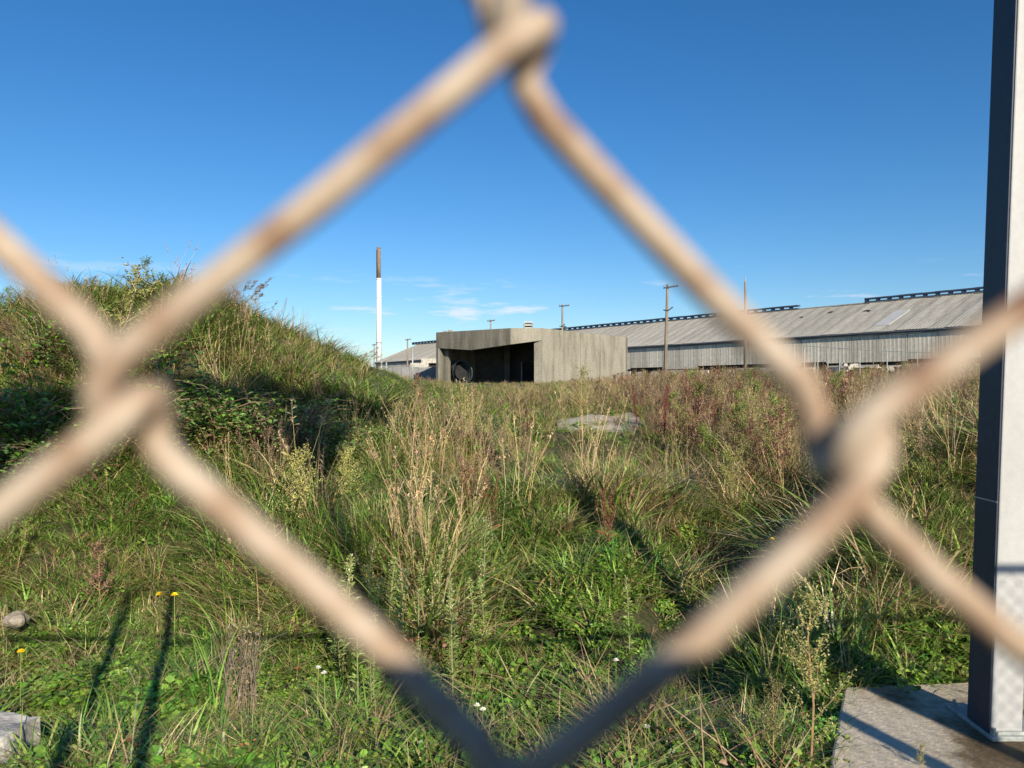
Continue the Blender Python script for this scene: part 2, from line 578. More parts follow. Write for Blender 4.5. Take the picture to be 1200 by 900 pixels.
    # holes and patches in the roof
    for px, y_, w_ in ((940, 9.0, .7), (974, 10.5, .8), (1016, 9.6, .9), (1019, 9.3, .5)):
        t_ = t_of_px(px, y_)
        z_ = zE + y_ * sl
        mb = MB()
        mb.add([(-w_ / 2, -.28, -.28 * sl + .16), (w_ / 2, -.2, -.2 * sl + .16), (w_ * .4, .25, .25 * sl + .16), (-w_ * .3, .22, .22 * sl + .16), (0, 0, .1)],
               [(0, 1, 4), (1, 2, 4), (2, 3, 4), (3, 0, 4)])
        link_mesh("roof_hole", mb.mesh("roof_hole", M_dark), shed, (t_, y_, z_))


build_shed()

# ------------------------------------------------------------------ concrete bunker
def build_bunker():
    A = Vector((-5.36, 54.2)); B = Vector((-.1, 50.0)); C = Vector((2.05, 50.0)); Dd = Vector((8.97, 59.6)); E = Vector((1.6, 64.0))
    zt, zg = 5.24, 1.5
    base = Vector((0, 54, 0))
    bk = thing("concrete_bunker", "flat roofed board-marked concrete bunker with a dark open front", "bunker", base)

    def L(p): return (p[0] - base.x, p[1] - base.y)
    def lerp(a, b, t): return a + (b - a) * t
    def wallpoly(p, q, th, side=1):
        d = (q - p).normalized(); nn = Vector((-d.y, d.x)) * th * side
        return [L(p), L(q), L(q + nn), L(p + nn)]
    # heights of the canopy's lower edge
    def zpix(py, depth): return EYE + (450 - py) / F * depth
    t_dip = .49
    Dip = lerp(A, B, t_dip)
    zA, zDip, zB = zpix(407.8, 54.2), zpix(410.2, Dip.y), zpix(403.6, 50)
    Pier = Vector((1.47, 50.0)); zP = zpix(398.8, 50)
    th = .35
    mb = MB()
    # fascia on the left face, deepening to the dip
    n1 = (B - A).normalized(); n1 = Vector((-n1.y, n1.x)) * th
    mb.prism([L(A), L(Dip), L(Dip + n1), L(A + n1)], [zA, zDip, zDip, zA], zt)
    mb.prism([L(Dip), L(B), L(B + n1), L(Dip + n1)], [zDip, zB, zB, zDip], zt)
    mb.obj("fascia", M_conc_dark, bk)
    mb = MB()
    n2 = Vector((0, th))
    mb.prism([L(B + Vector((.003, 0))), L(Vector((1.94, 50))), L(Vector((1.94, 50)) + n2), L(B + n2 + Vector((.003, 0)))], [zB, zP, zP, zB], zt + .003)
    mb.obj("fascia", M_conc, bk)
    # pier at the opening's right side
    mb = MB()
    mb.prism([L((1.45, 50.25)), L((1.93, 50.03)), L((2.10, 50.5)), L((1.6, 50.9))], zg - .4, zP + .05)
    mb.obj("pier", M_conc, bk)
    # right wall in vertical pours with recessed joints
    K = 9
    cuts = [0.0]
    for i in range(K):
        cuts.append(cuts[-1] + rnd.uniform(.7, 1.3))
    cuts = [c / cuts[-1] for c in cuts]
    C0 = Vector((1.945, 50.0))
    for i in range(K):
        p, q = lerp(C0, Dd, cuts[i] + .002), lerp(C0, Dd, cuts[i + 1] - .002)
        mb = MB()
        off = rnd.uniform(-.015, .015)
        dd = (q - p).normalized(); nn = Vector((dd.y, -dd.x)) * off
        mb.prism(wallpoly(p + nn, q + nn, .3), zg - .5, zt - rnd.uniform(0, .03))
        mb.obj("wall_panel", M_conc, bk)
    dd = (Dd - C0).normalized(); inn = Vector((-dd.y, dd.x))
    mb = MB(); mb.prism(wallpoly(C0 + inn * .2 + dd * .3, Dd + inn * .2 - dd * .1, .15), zg - .5, zt - .1)
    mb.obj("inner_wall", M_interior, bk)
    # back and left walls, roof
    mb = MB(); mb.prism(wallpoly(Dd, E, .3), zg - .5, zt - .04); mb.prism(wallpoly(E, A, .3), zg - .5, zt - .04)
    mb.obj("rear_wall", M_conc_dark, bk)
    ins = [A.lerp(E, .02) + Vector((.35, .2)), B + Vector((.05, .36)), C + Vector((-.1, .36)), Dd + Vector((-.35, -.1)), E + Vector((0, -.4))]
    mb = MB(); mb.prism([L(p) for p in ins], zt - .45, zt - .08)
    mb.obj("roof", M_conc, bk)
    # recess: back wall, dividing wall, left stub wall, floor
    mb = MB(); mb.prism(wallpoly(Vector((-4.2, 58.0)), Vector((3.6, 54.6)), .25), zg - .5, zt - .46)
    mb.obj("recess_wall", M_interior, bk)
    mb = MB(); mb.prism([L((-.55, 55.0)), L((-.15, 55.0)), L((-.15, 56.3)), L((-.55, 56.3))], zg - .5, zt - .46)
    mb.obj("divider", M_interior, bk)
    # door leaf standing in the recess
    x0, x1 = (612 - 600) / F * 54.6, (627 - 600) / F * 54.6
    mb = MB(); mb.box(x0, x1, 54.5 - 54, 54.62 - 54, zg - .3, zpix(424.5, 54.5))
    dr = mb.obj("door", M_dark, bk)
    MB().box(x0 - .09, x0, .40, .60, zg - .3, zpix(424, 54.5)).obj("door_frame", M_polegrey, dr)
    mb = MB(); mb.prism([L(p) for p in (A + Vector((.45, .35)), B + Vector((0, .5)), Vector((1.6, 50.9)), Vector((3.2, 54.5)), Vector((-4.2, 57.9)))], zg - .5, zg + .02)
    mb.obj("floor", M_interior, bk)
    Ap = at(520.5, 450, 55.0)
    mb = MB(); mb.prism([L((Ap.x - .38, 54.75)), L((Ap.x + .36, 54.2)), L((Ap.x + .5, 54.5)), L((Ap.x - .2, 55.1))], zg - .5, zA - .03)
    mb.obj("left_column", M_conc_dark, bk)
    lp = at(514.3, 450, 54.0)
    MB().tube([(lp.x - base.x, 0.1, zg - .3), (lp.x - base.x, 0.1, zA - .02)], .07, 8).obj("corner_post", M_polegrey, bk)
    # vent box, stub on the roof
    v = at(619, 381, 57); v2 = at(613.5, 450, 57); v3 = at(624, 450, 57)
    vt = thing("roof_ventilator", "small boxy louvred ventilator on top of the concrete bunker", "ventilator", (v.x, 57, zt - .1))
    w = (v3.x - v2.x) / 2 * .92
    mb = MB(); mb.box(-w, w, -w, w, 0, .25); mb.obj("curb", M_polegrey, vt)
    mb = MB()
    for k in range(3):
        mb.box(-w * .95, w * .95, -w, w * .98, .33 + k * .22, .43 + k * .22)
    mb.obj("louvre", M_skylight, vt)
    mb = MB()
    for sx_ in (-1, 1):
        for sy in (-1, 1):
            mb.box(sx_ * w * .97 - .05, sx_ * w * .97 + .05, sy * w * .97 - .05, sy * w * .97 + .05, .25, .98)
    mb.box(-w * .8, w * .8, .1, .3, .25, .95)
    mb.obj("frame", M_polegrey, vt)
    MB().box(-w * 1.08, w * 1.08, -w * 1.08, w * 1.08, .98, 1.08).obj("cap", M_galv, vt)
    s = at(524.5, 386, 58)
    st = thing("roof_stub", "pair of short concrete stubs above the bunker's dark left face", "stub", (s.x, 58, zt - .9))
    mb = MB(); mb.box(-.34, -.06, -.2, .2, 0, 1.27); mb.obj("block", M_conc, st)
    mb = MB(); mb.box(.04, .34, -.2, .2, 0, 1.34); mb.obj("block", M_conc, st)
    # coils of hose leaning in the recess
    c = at(541, 432, 55.2)
    hz = thing("hose_coil", "large coil of pale hose leaning inside the bunker opening", "hose coil", (c.x, 55.0, gz(c.x, 55.0)))
    hz.rotation_euler = (R(8), R(0), R(-24))
    for k in range(6):
        r0 = .84 - .03 * k
        pts = []
        for i in range(33):
            a = 2 * math.pi * i / 32
            pts.append((r0 * math.cos(a) * .9 + .42 - .2 * k, -.5 + .16 * k, 1.0 + r0 * math.sin(a) + .03 * math.sin(5 * a + k)))
        MB().tube(pts, .055, 7, cap=False).obj("hose_turn", M_coil if k % 2 == 0 else M_iron, hz, smooth=True)
    MB().tube([(.38, -.40, 1.0), (-.5, .35, 1.0)], .56, 24).obj("dark_filler", M_dark, hz)  # dark cylinder added to hide the lit wall through the coil's hole


build_bunker()

# ------------------------------------------------------------------ chimney, poles and small yard structures
def ring_tube(z0, z1, r0, r1, n=20):
    return MB().tube([(0, 0, z0), (0, 0, z1)], [r0, r1], n)


def build_chimney():
    b = at(444, 450, 230)
    ch = thing("chimney_stack", "tall thin white chimney with a rusty brown top section", "chimney", (b.x, 230, 2.0))
    z1 = EYE + (450 - 327) / F * 230 - 2; z2 = EYE + (450 - 291) / F * 230 - 2
    ring_tube(0, z1, .82, .70).obj("stack", M_chim, ch, smooth=True)
    ring_tube(z1, z2, .56, .54).obj("top_section", M_rust, ch, smooth=True)
    for z in (z1 - .1, z1 * .38, z1 * .82):
        ring_tube(z, z + .3, .86, .86).obj("band", M_chim if z > z1 * .5 else M_polegrey, ch)
    MB().box(-.75, -.6, -.25, .25, z1, z2 - .4).obj("ladder", M_iron, ch)
    ring_tube(z2, z2 + .25, .62, .62).obj("rim", M_rust, ch)


build_chimney()


def utility_pole(px, top, depth, label, r=.17, arm=None, small=None, mat=None, tip=None, lean=0.0):
    b = at(px, 450, depth)
    g = gz(b.x, depth)
    p = thing("utility_pole", label, "utility pole", (b.x, depth, g), 0, "poles along the shed")
    H = EYE + (450 - top) / F * depth - g
    MB().tube([(0, 0, -.3), (lean * H * .5, 0, H * .5), (lean * H, 0, H)], [r * 1.15, r, r * .8], 9).obj("pole", mat or M_pole, p, smooth=True)
    def Z(py): return EYE + (450 - py) / F * depth - g
    def Xo(px_): return (px_ - px) / F * depth
    if arm:
        a0, a1, ya0, ya1 = arm
        M = MB().tube([(Xo(a0) + lean * H, -.2, Z(ya0)), (Xo(a1) + lean * H, -.2, Z(ya1))], .11, 4)
        ao = M.obj("crossarm", M_iron, p)
        for t in (.06, .3, .7, .94):
            x = Xo(a0) + (Xo(a1) - Xo(a0)) * t + lean * H; z = Z(ya0) + (Z(ya1) - Z(ya0)) * t
            MB().tube([(x, -.2, z + .08), (x, -.2, z + .3)], [.06, .045], 6).obj("insulator", M_polegrey, ao)
    if small:
        a0, a1, ys, kind = small
        MB().tube([(Xo(a0), -.15, Z(ys) - .1), (Xo((a0 + a1) / 2), -.2, Z(ys) - .15), (Xo(a1), -.15, Z(ys) + .25)], .08, 5).obj("side_arm", M_iron, p)
        if kind == 'can':
            MB().tube([(r + .22, -.1, Z(ys) - 1.1), (r + .22, -.1, Z(ys) - .1)], .22, 10).obj("transformer", M_iron, p)
    if tip:
        MB().tube([(lean * H, 0, H), (lean * H, 0, H + tip)], [r * .5, r * .2], 6).obj("tip", M_galv, p)
    return p


utility_pole(779, 333, 90, "tallest wooden utility pole, a crossarm and a lower side arm, before the shed", .19, (773.5, 791, 337.8, 335.2), (777, 788, 362.5, 'arm'), lean=.03)
utility_pole(873.5, 330, 88, "bare wooden pole without a crossarm, pale metal tip, partly behind the fence wire", .16, None, None, tip=.6)
utility_pole(659, 357, 120, "utility pole with a crossarm rising just behind the bunker's right part", .17, (655, 667, 359, 358), (655.5, 662, 381.5, 'can'))
utility_pole(575, 374.5, 150, "short looking distant utility pole above the bunker roof edge", .2, (571, 580, 376.5, 375.6), None, M_polegrey)
utility_pole(477.5, 397, 190, "distant utility pole in front of the shed's far end, left of the bunker", .2, (475, 482, 398.5, 397.6), None)
utility_pole(438.5, 403, 200, "thin distant pole just left of the white chimney's foot", .17, (436, 441, 404.5, 404), None, M_polegrey)


def yard_post(px, top, depth, r, label):
    b = at(px, 450, depth); g = gz(b.x, depth)
    H = EYE + (450 - top) / F * depth - g
    o = thing("pipe_post", label, "post", (b.x, depth, g), 0, "pale pipe posts left of the bunker")
    MB().tube([(0, 0, -.2), (0, 0, H)], r, 8).obj("pipe", M_galv, o, smooth=True)
    MB().tube([(0, 0, H), (0, 0, H + .06)], [r * 1.3, r * .6], 8).obj("cap", M_galv, o)


yard_post(483.5, 407, 46, .05, "tallest pale pipe post, left of the bunker, right of the distant utility pole")
yard_post(447, 421, 46, .055, "short pale pipe post right under the white chimney")
yard_post(452.8, 424, 45, .045, "lowest pale pipe post, one step right of the chimney's foot")
# grey wall and pale blocks left of the bunker
a = at(440, 450, 60); b = at(513, 450, 62)
w = thing("yard_wall", "low grey block wall between the grass and the shed's far end", "wall", (a.x, 60, 1.9))
for i in range(7):
    L_ = (b.x - a.x) / 7
    MB().box(i * L_ + .01, (i + 1) * L_ - .01, 0, .3, -.3, 1.02 + rnd.uniform(-.03, .03)).obj("wall_panel", M_greywall, w)
a = at(481, 450, 75); b = at(512, 450, 75)
w = thing("loading_dock", "pale broken concrete dock beyond the grey wall, beside the bunker", "dock", (a.x, 75, 1.9))
MB().box(0, (b.x - a.x) * .68, 0, 1.5, -.2, 1.75).obj("slab", M_stone, w)
MB().box((b.x - a.x) * .4, (b.x - a.x) * 1.0, .2, 1.6, 1.75, 2.2).obj("step", M_stone, w)
MB().box((b.x - a.x) * .7, (b.x - a.x) * 1.0, .6, 1.6, -.2, 1.74).obj("recess", M_dark, w)


def wire_fence():
    o = thing("wire_fence", "thin wire fence on pale stakes in front of the shed's right half", "fence", (0, 0, 0))
    xs = [(925, 408), (942, 409), (955, 404), (958.5, 407), (970, 408), (983.5, 406), (1008, 411), (1040, 410), (1075, 412)]
    tops = []
    for px, top in xs:
        d = 34.0 - (px - 925) * .02
        p = at(px, top, d)
        MB().tube([(p.x, d, gz(p.x, d) - .2), (p.x + rnd.uniform(-.03, .03), d, p.z)], .022, 6).obj("stake", M_galv, o)
    MB().tube([at(905, 402.5, 34.4) + Vector((0, -.03, 0)), at(960, 406.5, 33.3) + Vector((0, -.03, 0)), at(1030, 411, 31.9) + Vector((0, -.03, 0)), at(1092, 413.5, 30.7)], .014, 5).obj("strand", M_galv, o)


wire_fence()

# rubble at the shed's foot
mb = MB()
for i in range(15):
    px = rnd.uniform(985, 1078); d = rnd.uniform(60, 70)
    p = at(px, rnd.uniform(427, 433), d)
    s = rnd.uniform(.08, .24)
    M = Matrix.Translation(p) @ Matrix.Rotation(rnd.uniform(0, 6), 4, (rnd.random(), rnd.random(), 1))
    mb.box(-s, s, -s * .7, s * .7, -s * .6, s * .6, M=M)
# the heap that carries it
for i in range(18):
    px = 980 + i * 6.0; d = 66
    p = at(px, 436, d)
    mb.box(p.x - .5, p.x + .5, d - 2.5, d + 2.5, 1.6, p.z + rnd.uniform(.1, .5), M=None)
tag(mb.obj("rubble", M_stone), "broken pale rubble heaped at the foot of the shed wall", kind='stuff')

# ------------------------------------------------------------------ chain-link fence right in front of the camera
FY = 0.08
WR = 0.0018


def build_fence():
    fence = thing("chain_link_fence", "rusty tan chain-link fence filling the front, its wire diamond framing the view", "fence", (0, FY, 0))

    def P(px, py, dy):
        y = dy * .001
        return ((px - 600) / F * FY, y, EYE + (450 - py) / F * FY)
    PER, PITCH = 854.0, 437.0

    def default(k, n0, n1):
        """zigzag of row k: (px, py, depth) from V number n0 to V number n1"""
        even = k % 2 == 0
        cy = -PITCH * k
        out = []
        for n in range(n0, n1):
            vx = (118 if even else 597) + PER * n
            ax = vx + (500 if even else 435)
            yv, ya = 512 + cy + (0 if even else -43), 25 + cy + (0 if even else -6)
            out += [(vx - 4, yv - 42, 2.6), (vx, yv, 0), (vx + 8, yv - 42, -2.6), (ax - 14, ya + 40, -2.6), (ax, ya, 0), (ax + 4, ya + 42, 2.6)]
        return out

    near = {
        0: [(-330, -10, 0), (-318, 22, 2.6), (-160, 150, 2.8), (0, 300, 2.8), (92, 388, 2.8), (118, 440, 2.8), (119, 478, 1.5), (122, 492, 0), (129, 478, -1.8), (136, 446, -2.8), (165, 412, -2.9),
            (380, 245, -2.9), (590, 72, -2.9), (620, 50, -2.4), (634, 36, -1), (634, 26, .8), (626, 50, 2.2), (614, 84, 2.7), (640, 128, 2.8), (700, 193, 2.8), (830, 330, 2.8), (950, 448, 2.8), (968, 490, 2.8),
            (970, 535, 1.6), (974, 548, 0), (981, 535, -1.8), (986, 505, -2.8), (1012, 480, -2.9), (1100, 420, -2.9), (1200, 350, -2.9), (1460, 172, -2.7), (1490, 145, 0)],
        -1: [(-300, 850, 0), (-290, 815, -2.6), (-150, 710, -2.9), (0, 608, -2.9), (110, 527, -2.9), (158, 487, -2.6), (174, 468, -1.2), (174, 462, .8), (170, 485, 2.2), (168, 518, 2.7), (185, 545, 2.8),
             (300, 643, 2.8), (438, 764, 2.8), (525, 850, 2.8), (568, 893, 2.6), (584, 925, 1.2), (590, 936, 0), (598, 926, -1.5), (618, 894, -2.8), (700, 830, -2.9), (800, 748, -2.9), (905, 652, -2.9), (985, 575, -2.9),
             (1014, 535, -2.4), (1024, 512, -1), (1022, 506, .8), (1012, 540, 2.2), (1008, 575, 2.7), (1030, 602, 2.8), (1110, 680, 2.8), (1200, 757, 2.8), (1440, 940, 2.6), (1450, 975, 0)],
        1: [(130, -420, 0), (150, -390, 2.7), (400, -170, 2.8), (540, -62, 2.8), (571, -20, 2.7), (580, 20, 2), (588, 42, 0), (597, 22, -1.8), (608, -18, -2.7), (640, -60, -2.9), (800, -190, -2.9), (1000, -345, -2.7), (1022, -375, 0)],
        -2: [(118, 1370, 0), (128, 1330, -2.7), (330, 1150, -2.9), (560, 945, -2.9), (592, 915, -1.6), (605, 903, 0), (612, 930, 2.4), (630, 960, 2.8), (900, 1230, 2.8), (970, 1330, 2.6), (972, 1375, 0)],
    }
    N0, N1 = -38, 56
    for k in range(-40, 21):
        d = default(k, N0, N1)
        if k in near:
            ex = near[k]
            d = [p for p in d if p[0] < ex[0][0] - 60] + ex + [p for p in d if p[0] > ex[-1][0] + 60]
            mb = MB().tube([P(*p) for p in d], WR, 12, cap=True)
            mb.obj("wire", M_wire, fence, smooth=True)
        else:
            MB().tube([P(*p) for p in d], WR, 4, cap=False).obj("wire", M_wire, fence)
    for x, r in ((-.31, .03), (-.66, .03), (2.93, .047), (3.352, .047)):
        ht = 2.47 if x > 0 else 2.95
        ps = MB().tube([(x, .035, -.1), (x, .035, ht)], r, 14).obj("post", M_galv, fence, smooth=True)
        MB().tube([(x, .035, ht + .002), (x, .035, ht + .04)], [r * 1.1, r * .6], 14).obj("post_cap", M_galv, ps)
    for x0, x1 in ((-3.2, -.70), (-.27, 2.88), (3.41, 4.6)):
        MB().tube([(x0, .035, 2.42), (x1, .035, 2.42)], .021, 10).obj("top_rail", M_galv, fence, smooth=True)


build_fence()

# ------------------------------------------------------------------ white steel post on its base plate
M_navy = noise_mat("dark_navy", [(.035, .042, .06), (.05, .058, .08)], 1.5, (2, 2, .5), rough=.5, fine=(30, .12))


def build_post():
    ps = thing("steel_post", "square white steel post with a dark navy side, bolted to the slab", "post", (2.09, 3.36, .05))
    ln = R(2.15)
    Mx = Matrix.Rotation(ln, 4, 'Y')
    mb = MB().box(0.004, .142, 0, .165, .022, 4.6, M=Mx)
    o = mb.obj("shaft", M_white, ps)
    bv = o.modifiers.new("edge", 'BEVEL'); bv.width = .006; bv.segments = 2
    MB().box(-.004, .001, .004, .162, .024, 4.58, M=Mx).obj("navy_side", M_navy, ps)  # thin sheet that turns only the left face dark navy
    MB().box(-.006, -.0045, .002, .164, 1.03, 1.036, M=Mx).obj("weld_seam", M_galv, ps)
    mb = MB().box(-.012, .26, -.035, .33, 0, .02)
    o = mb.obj("base_plate", M_galv, ps)
    bv = o.modifiers.new("edge", 'BEVEL'); bv.width = .003; bv.segments = 1
    for x, y in ((.012, -.012), (.012, .29), (.235, -.012), (.235, .29)):
        bo = MB().tube([(x, y, .02), (x, y, .05)], .008, 8).obj("bolt", M_galv, ps)
        MB().tube([(x, y, .021), (x, y, .036)], .017, 6).obj("nut", M_galv, bo)
    mb = MB()
    mb.box(.0, .146, -.012, -.0005, .0205, .034)
    mb.obj("weld_bead", M_galv, ps)


build_post()

# ------------------------------------------------------------------ stones in the near grass
def rock(name, label, cat, c, size, mat, seed, boxy=0.0):
    r = random.Random(seed)
    import bmesh
    bm = bmesh.new()
    bmesh.ops.create_cube(bm, size=1.0)
    bmesh.ops.subdivide_edges(bm, edges=bm.edges[:], cuts=5, use_grid_fill=True)
    for v in bm.verts:
        p = v.co.copy()
        q = p.normalized() * .62
        p = p * boxy + q * (1 - boxy)
        k = 1 + .22 * (1 - boxy * .6) * math.sin(p.x * 5 + seed) * math.sin(p.y * 6 + seed * 2) + r.uniform(-.018, .018)
        v.co = Vector((p.x * k * size[0], p.y * k * size[1], p.z * k * size[2]))
    me = bpy.data.meshes.new(name); bm.to_mesh(me); bm.free()
    me.materials.append(mat)
    o = bpy.data.objects.new(name, me); COL.objects.link(o)
    o.location = c
    o.rotation_euler = (r.uniform(-.1, .1), r.uniform(-.1, .1), r.uniform(-.3, .3))
    return tag(o, label, cat)


rock("concrete_chunk", "pale broken concrete chunk lying in the lower left corner", "concrete chunk", (-2.33, 3.42, gz(-2.33, 3.42) + .015), (.32, .28, .28), M_stone, 3, .9)
p_ = (-3.42, 5.3)
rock("stone", "small weathered stone in the grass above the concrete chunk", "stone", (p_[0], p_[1], gz(*p_) + .22), (.13, .11, .09), M_brownstone, 5, .1)

# ------------------------------------------------------------------ vegetation prototypes
GREEN = [(.105, .20, .028), (.08, .165, .024), (.145, .245, .038), (.185, .285, .05), (.058, .125, .022)]
OLIVE = [(.17, .20, .05), (.22, .23, .07), (.13, .17, .04)]
STRAW = [(.42, .325, .16), (.35, .265, .125), (.49, .39, .22), (.28, .20, .095)]
BROWN = [(.20, .135, .07), (.15, .095, .05), (.25, .175, .10)]
PINKISH = [(.36, .265, .18), (.31, .225, .15), (.41, .32, .22)]
LEAFG = [(.115, .245, .026), (.16, .31, .036), (.08, .18, .025), (.22, .34, .05)]


def jitter(c, k=.18):
    a = 1 + rnd.uniform(-k, k)
    return tuple(max(.005, x * a * (1 + rnd.uniform(-.08, .08))) for x in c)


def pick(pal):
    return jitter(rnd.choice(pal))


def blade(mb, base, az, h, w, lean, droop, col, segs=4, tw=None):
    dx, dy = math.cos(az), math.sin(az)
    tw = rnd.uniform(-.7, .7) if tw is None else tw
    sx_, sy_ = -math.sin(az + tw), math.cos(az + tw)
    V = []
    for i in range(segs + 1):
        t = i / segs
        out = h * (lean * t + droop * t * t)
        z = h * (t * (1 - .18 * lean) - .42 * droop * t * t * t)
        ww = w * .5 * (1 - t ** 1.8) * (.65 + .7 * min(t * 3, 1) * .5)
        p = (base[0] + dx * out, base[1] + dy * out, base[2] + z)
        if i == segs:
            V.append(p)
        else:
            V.append((p[0] - sx_ * ww, p[1] - sy_ * ww, p[2])); V.append((p[0] + sx_ * ww, p[1] + sy_ * ww, p[2]))
    n = len(V)
    Fs = [(2 * i, 2 * i + 1, 2 * i + 3, 2 * i + 2) for i in range(segs - 1)] + [(n - 3, n - 2, n - 1)]
    mb.add(V, Fs, col)


def leafq(mb, p, az, pitch, L, W, col, fold=.25):
    """one folded leaf of six vertices"""
    d = Vector((math.cos(az) * math.cos(pitch), math.sin(az) * math.cos(pitch), math.sin(pitch)))
    s = Vector((-math.sin(az), math.cos(az), 0))
    s = (s + Vector((0, 0, rnd.uniform(-.4, .4)))).normalized()
    u = d.cross(s) * (-1)
    if u.z < 0: u = -u
    p = Vector(p)
    V = [p, p + d * L * .33 + s * W * .5 + u * W * fold, p + d * L * .72 + s * W * .42 + u * W * fold, p + d * L - u * L * .12,
         p + d * L * .72 - s * W * .42 + u * W * fold, p + d * L * .33 - s * W * .5 + u * W * fold]
    mb.add(V, [(0, 1, 2, 3), (0, 3, 4, 5)], col)


def stem(mb, pts, r, col, n=3):
    mb.tube(pts, r, n, col, cap=False)


def disc(r):
    a = rnd.uniform(0, 2 * math.pi); q = r * math.sqrt(rnd.random())
    return (q * math.cos(a), q * math.sin(a), -.02)


def tuft(n, r, h, w, lean, droop, pal, segs=4):
    mb = MB()
    for _ in range(n):
        p = disc(r)
        az = math.atan2(p[1], p[0]) + rnd.gauss(0, .9)
        blade(mb, p, az, rnd.uniform(*h), w * rnd.uniform(.6, 1.3), rnd.uniform(*lean), rnd.uniform(*droop), pick(rnd.choice(pal)), segs)
    return mb


def seed_head(mb, p, d, L, pal, n=12, s=.014):
    p = Vector(p); d = Vector(d)
    for i in range(n):
        t = rnd.random()
        q = p + d * (L * t)
        a = rnd.uniform(0, 6.28)
        leafq(mb, q, a, rnd.uniform(.2, 1.2), s * rnd.uniform(1.2, 2.4) * (1.2 - .6 * t), s * .55, pick(pal))


def seed_tuft(n_st, n_bl, h, pal_b, pal_s, bend=.25, L=.16, nh=14, s=.014):
    mb = MB()
    for _ in range(n_bl):
        p = disc(.1)
        blade(mb, p, rnd.uniform(0, 6.28), rnd.uniform(.25, .5), .006 * rnd.uniform(.6, 1.3), rnd.uniform(.1, .5), rnd.uniform(.2, .7), pick(rnd.choice(pal_b)))
    for _ in range(n_st):
        p = Vector(disc(.09)); az = rnd.uniform(0, 6.28); H = rnd.uniform(*h); b = rnd.uniform(0, bend)
        pts = [p, p + Vector((math.cos(az) * b * .25, math.sin(az) * b * .25, .5)) * H, p + Vector((math.cos(az) * b, math.sin(az) * b, .98)) * H]
        col = pick(pal_s)
        stem(mb, pts, [.0022, .0017, .001], col)
        d = (pts[2] - pts[1]).normalized()
        seed_head(mb, pts[2] - d * L * .75, d, L, pal_s, nh, s)
    return mb


def cover_patch(n, r, size, pal, hmax=.12):
    mb = MB()
    for _ in range(n):
        p = disc(r)
        h = hmax * (.15 + .85 * rnd.random()) * (1 - .5 * (p[0] ** 2 + p[1] ** 2) / r ** 2)
        s = size * rnd.uniform(.55, 1.25)
        leafq(mb, (p[0], p[1], h), rnd.uniform(0, 6.28), rnd.uniform(-.3, .8), s, s * rnd.uniform(.9, 1.15), pick(pal), rnd.uniform(.02, .22))
    for _ in range(n // 8):
        p = disc(r)
        blade(mb, p, rnd.uniform(0, 6.28), rnd.uniform(.1, .26), .005, rnd.uniform(.1, .8), rnd.uniform(.2, .8), pick(rnd.choice([GREEN, STRAW, OLIVE])), 3)
    return mb


def bramble_patch():
    mb = MB()
    for _ in range(9):
        az = rnd.uniform(0, 6.28); H = rnd.uniform(.3, .6); Ls = rnd.uniform(.3, .6)
        pts = []
        for i in range(6):
            t = i / 5
            pts.append(Vector((math.cos(az) * Ls * t * t, math.sin(az) * Ls * t * t, H * (1.9 * t - 1.05 * t * t))))
        stem(mb, pts, .0035, pick(BROWN))
        for i in range(26):
            t = rnd.uniform(.15, 1) * 5; k = min(int(t), 4)
            q = pts[k].lerp(pts[k + 1], t - k)
            s = rnd.uniform(.03, .062)
            q = q + Vector((rnd.gauss(0, .03), rnd.gauss(0, .03), rnd.gauss(0, .02)))
            leafq(mb, q, rnd.uniform(0, 6.28), rnd.uniform(-.6, .5), s, s * .72, pick(LEAFG[:3] + [(.06, .11, .03), (.075, .135, .04), (.05, .09, .03)]), .12)
    return mb


def litter_patch():
    mb = MB()
    for _ in range(26):
        p = disc(.16)
        blade(mb, (p[0], p[1], rnd.uniform(.01, .1)), rnd.uniform(0, 6.28), rnd.uniform(.1, .3), .006, rnd.uniform(.9, 1.8), rnd.uniform(-.2, .6), pick(rnd.choice([STRAW, BROWN, STRAW])), 3)
    for _ in range(10):
        p = disc(.15)
        leafq(mb, (p[0], p[1], rnd.uniform(.03, .14)), rnd.uniform(0, 6.28), rnd.uniform(-.5, .5), .03, .02, pick(BROWN + [(.22, .09, .04)]), .3)
    return mb


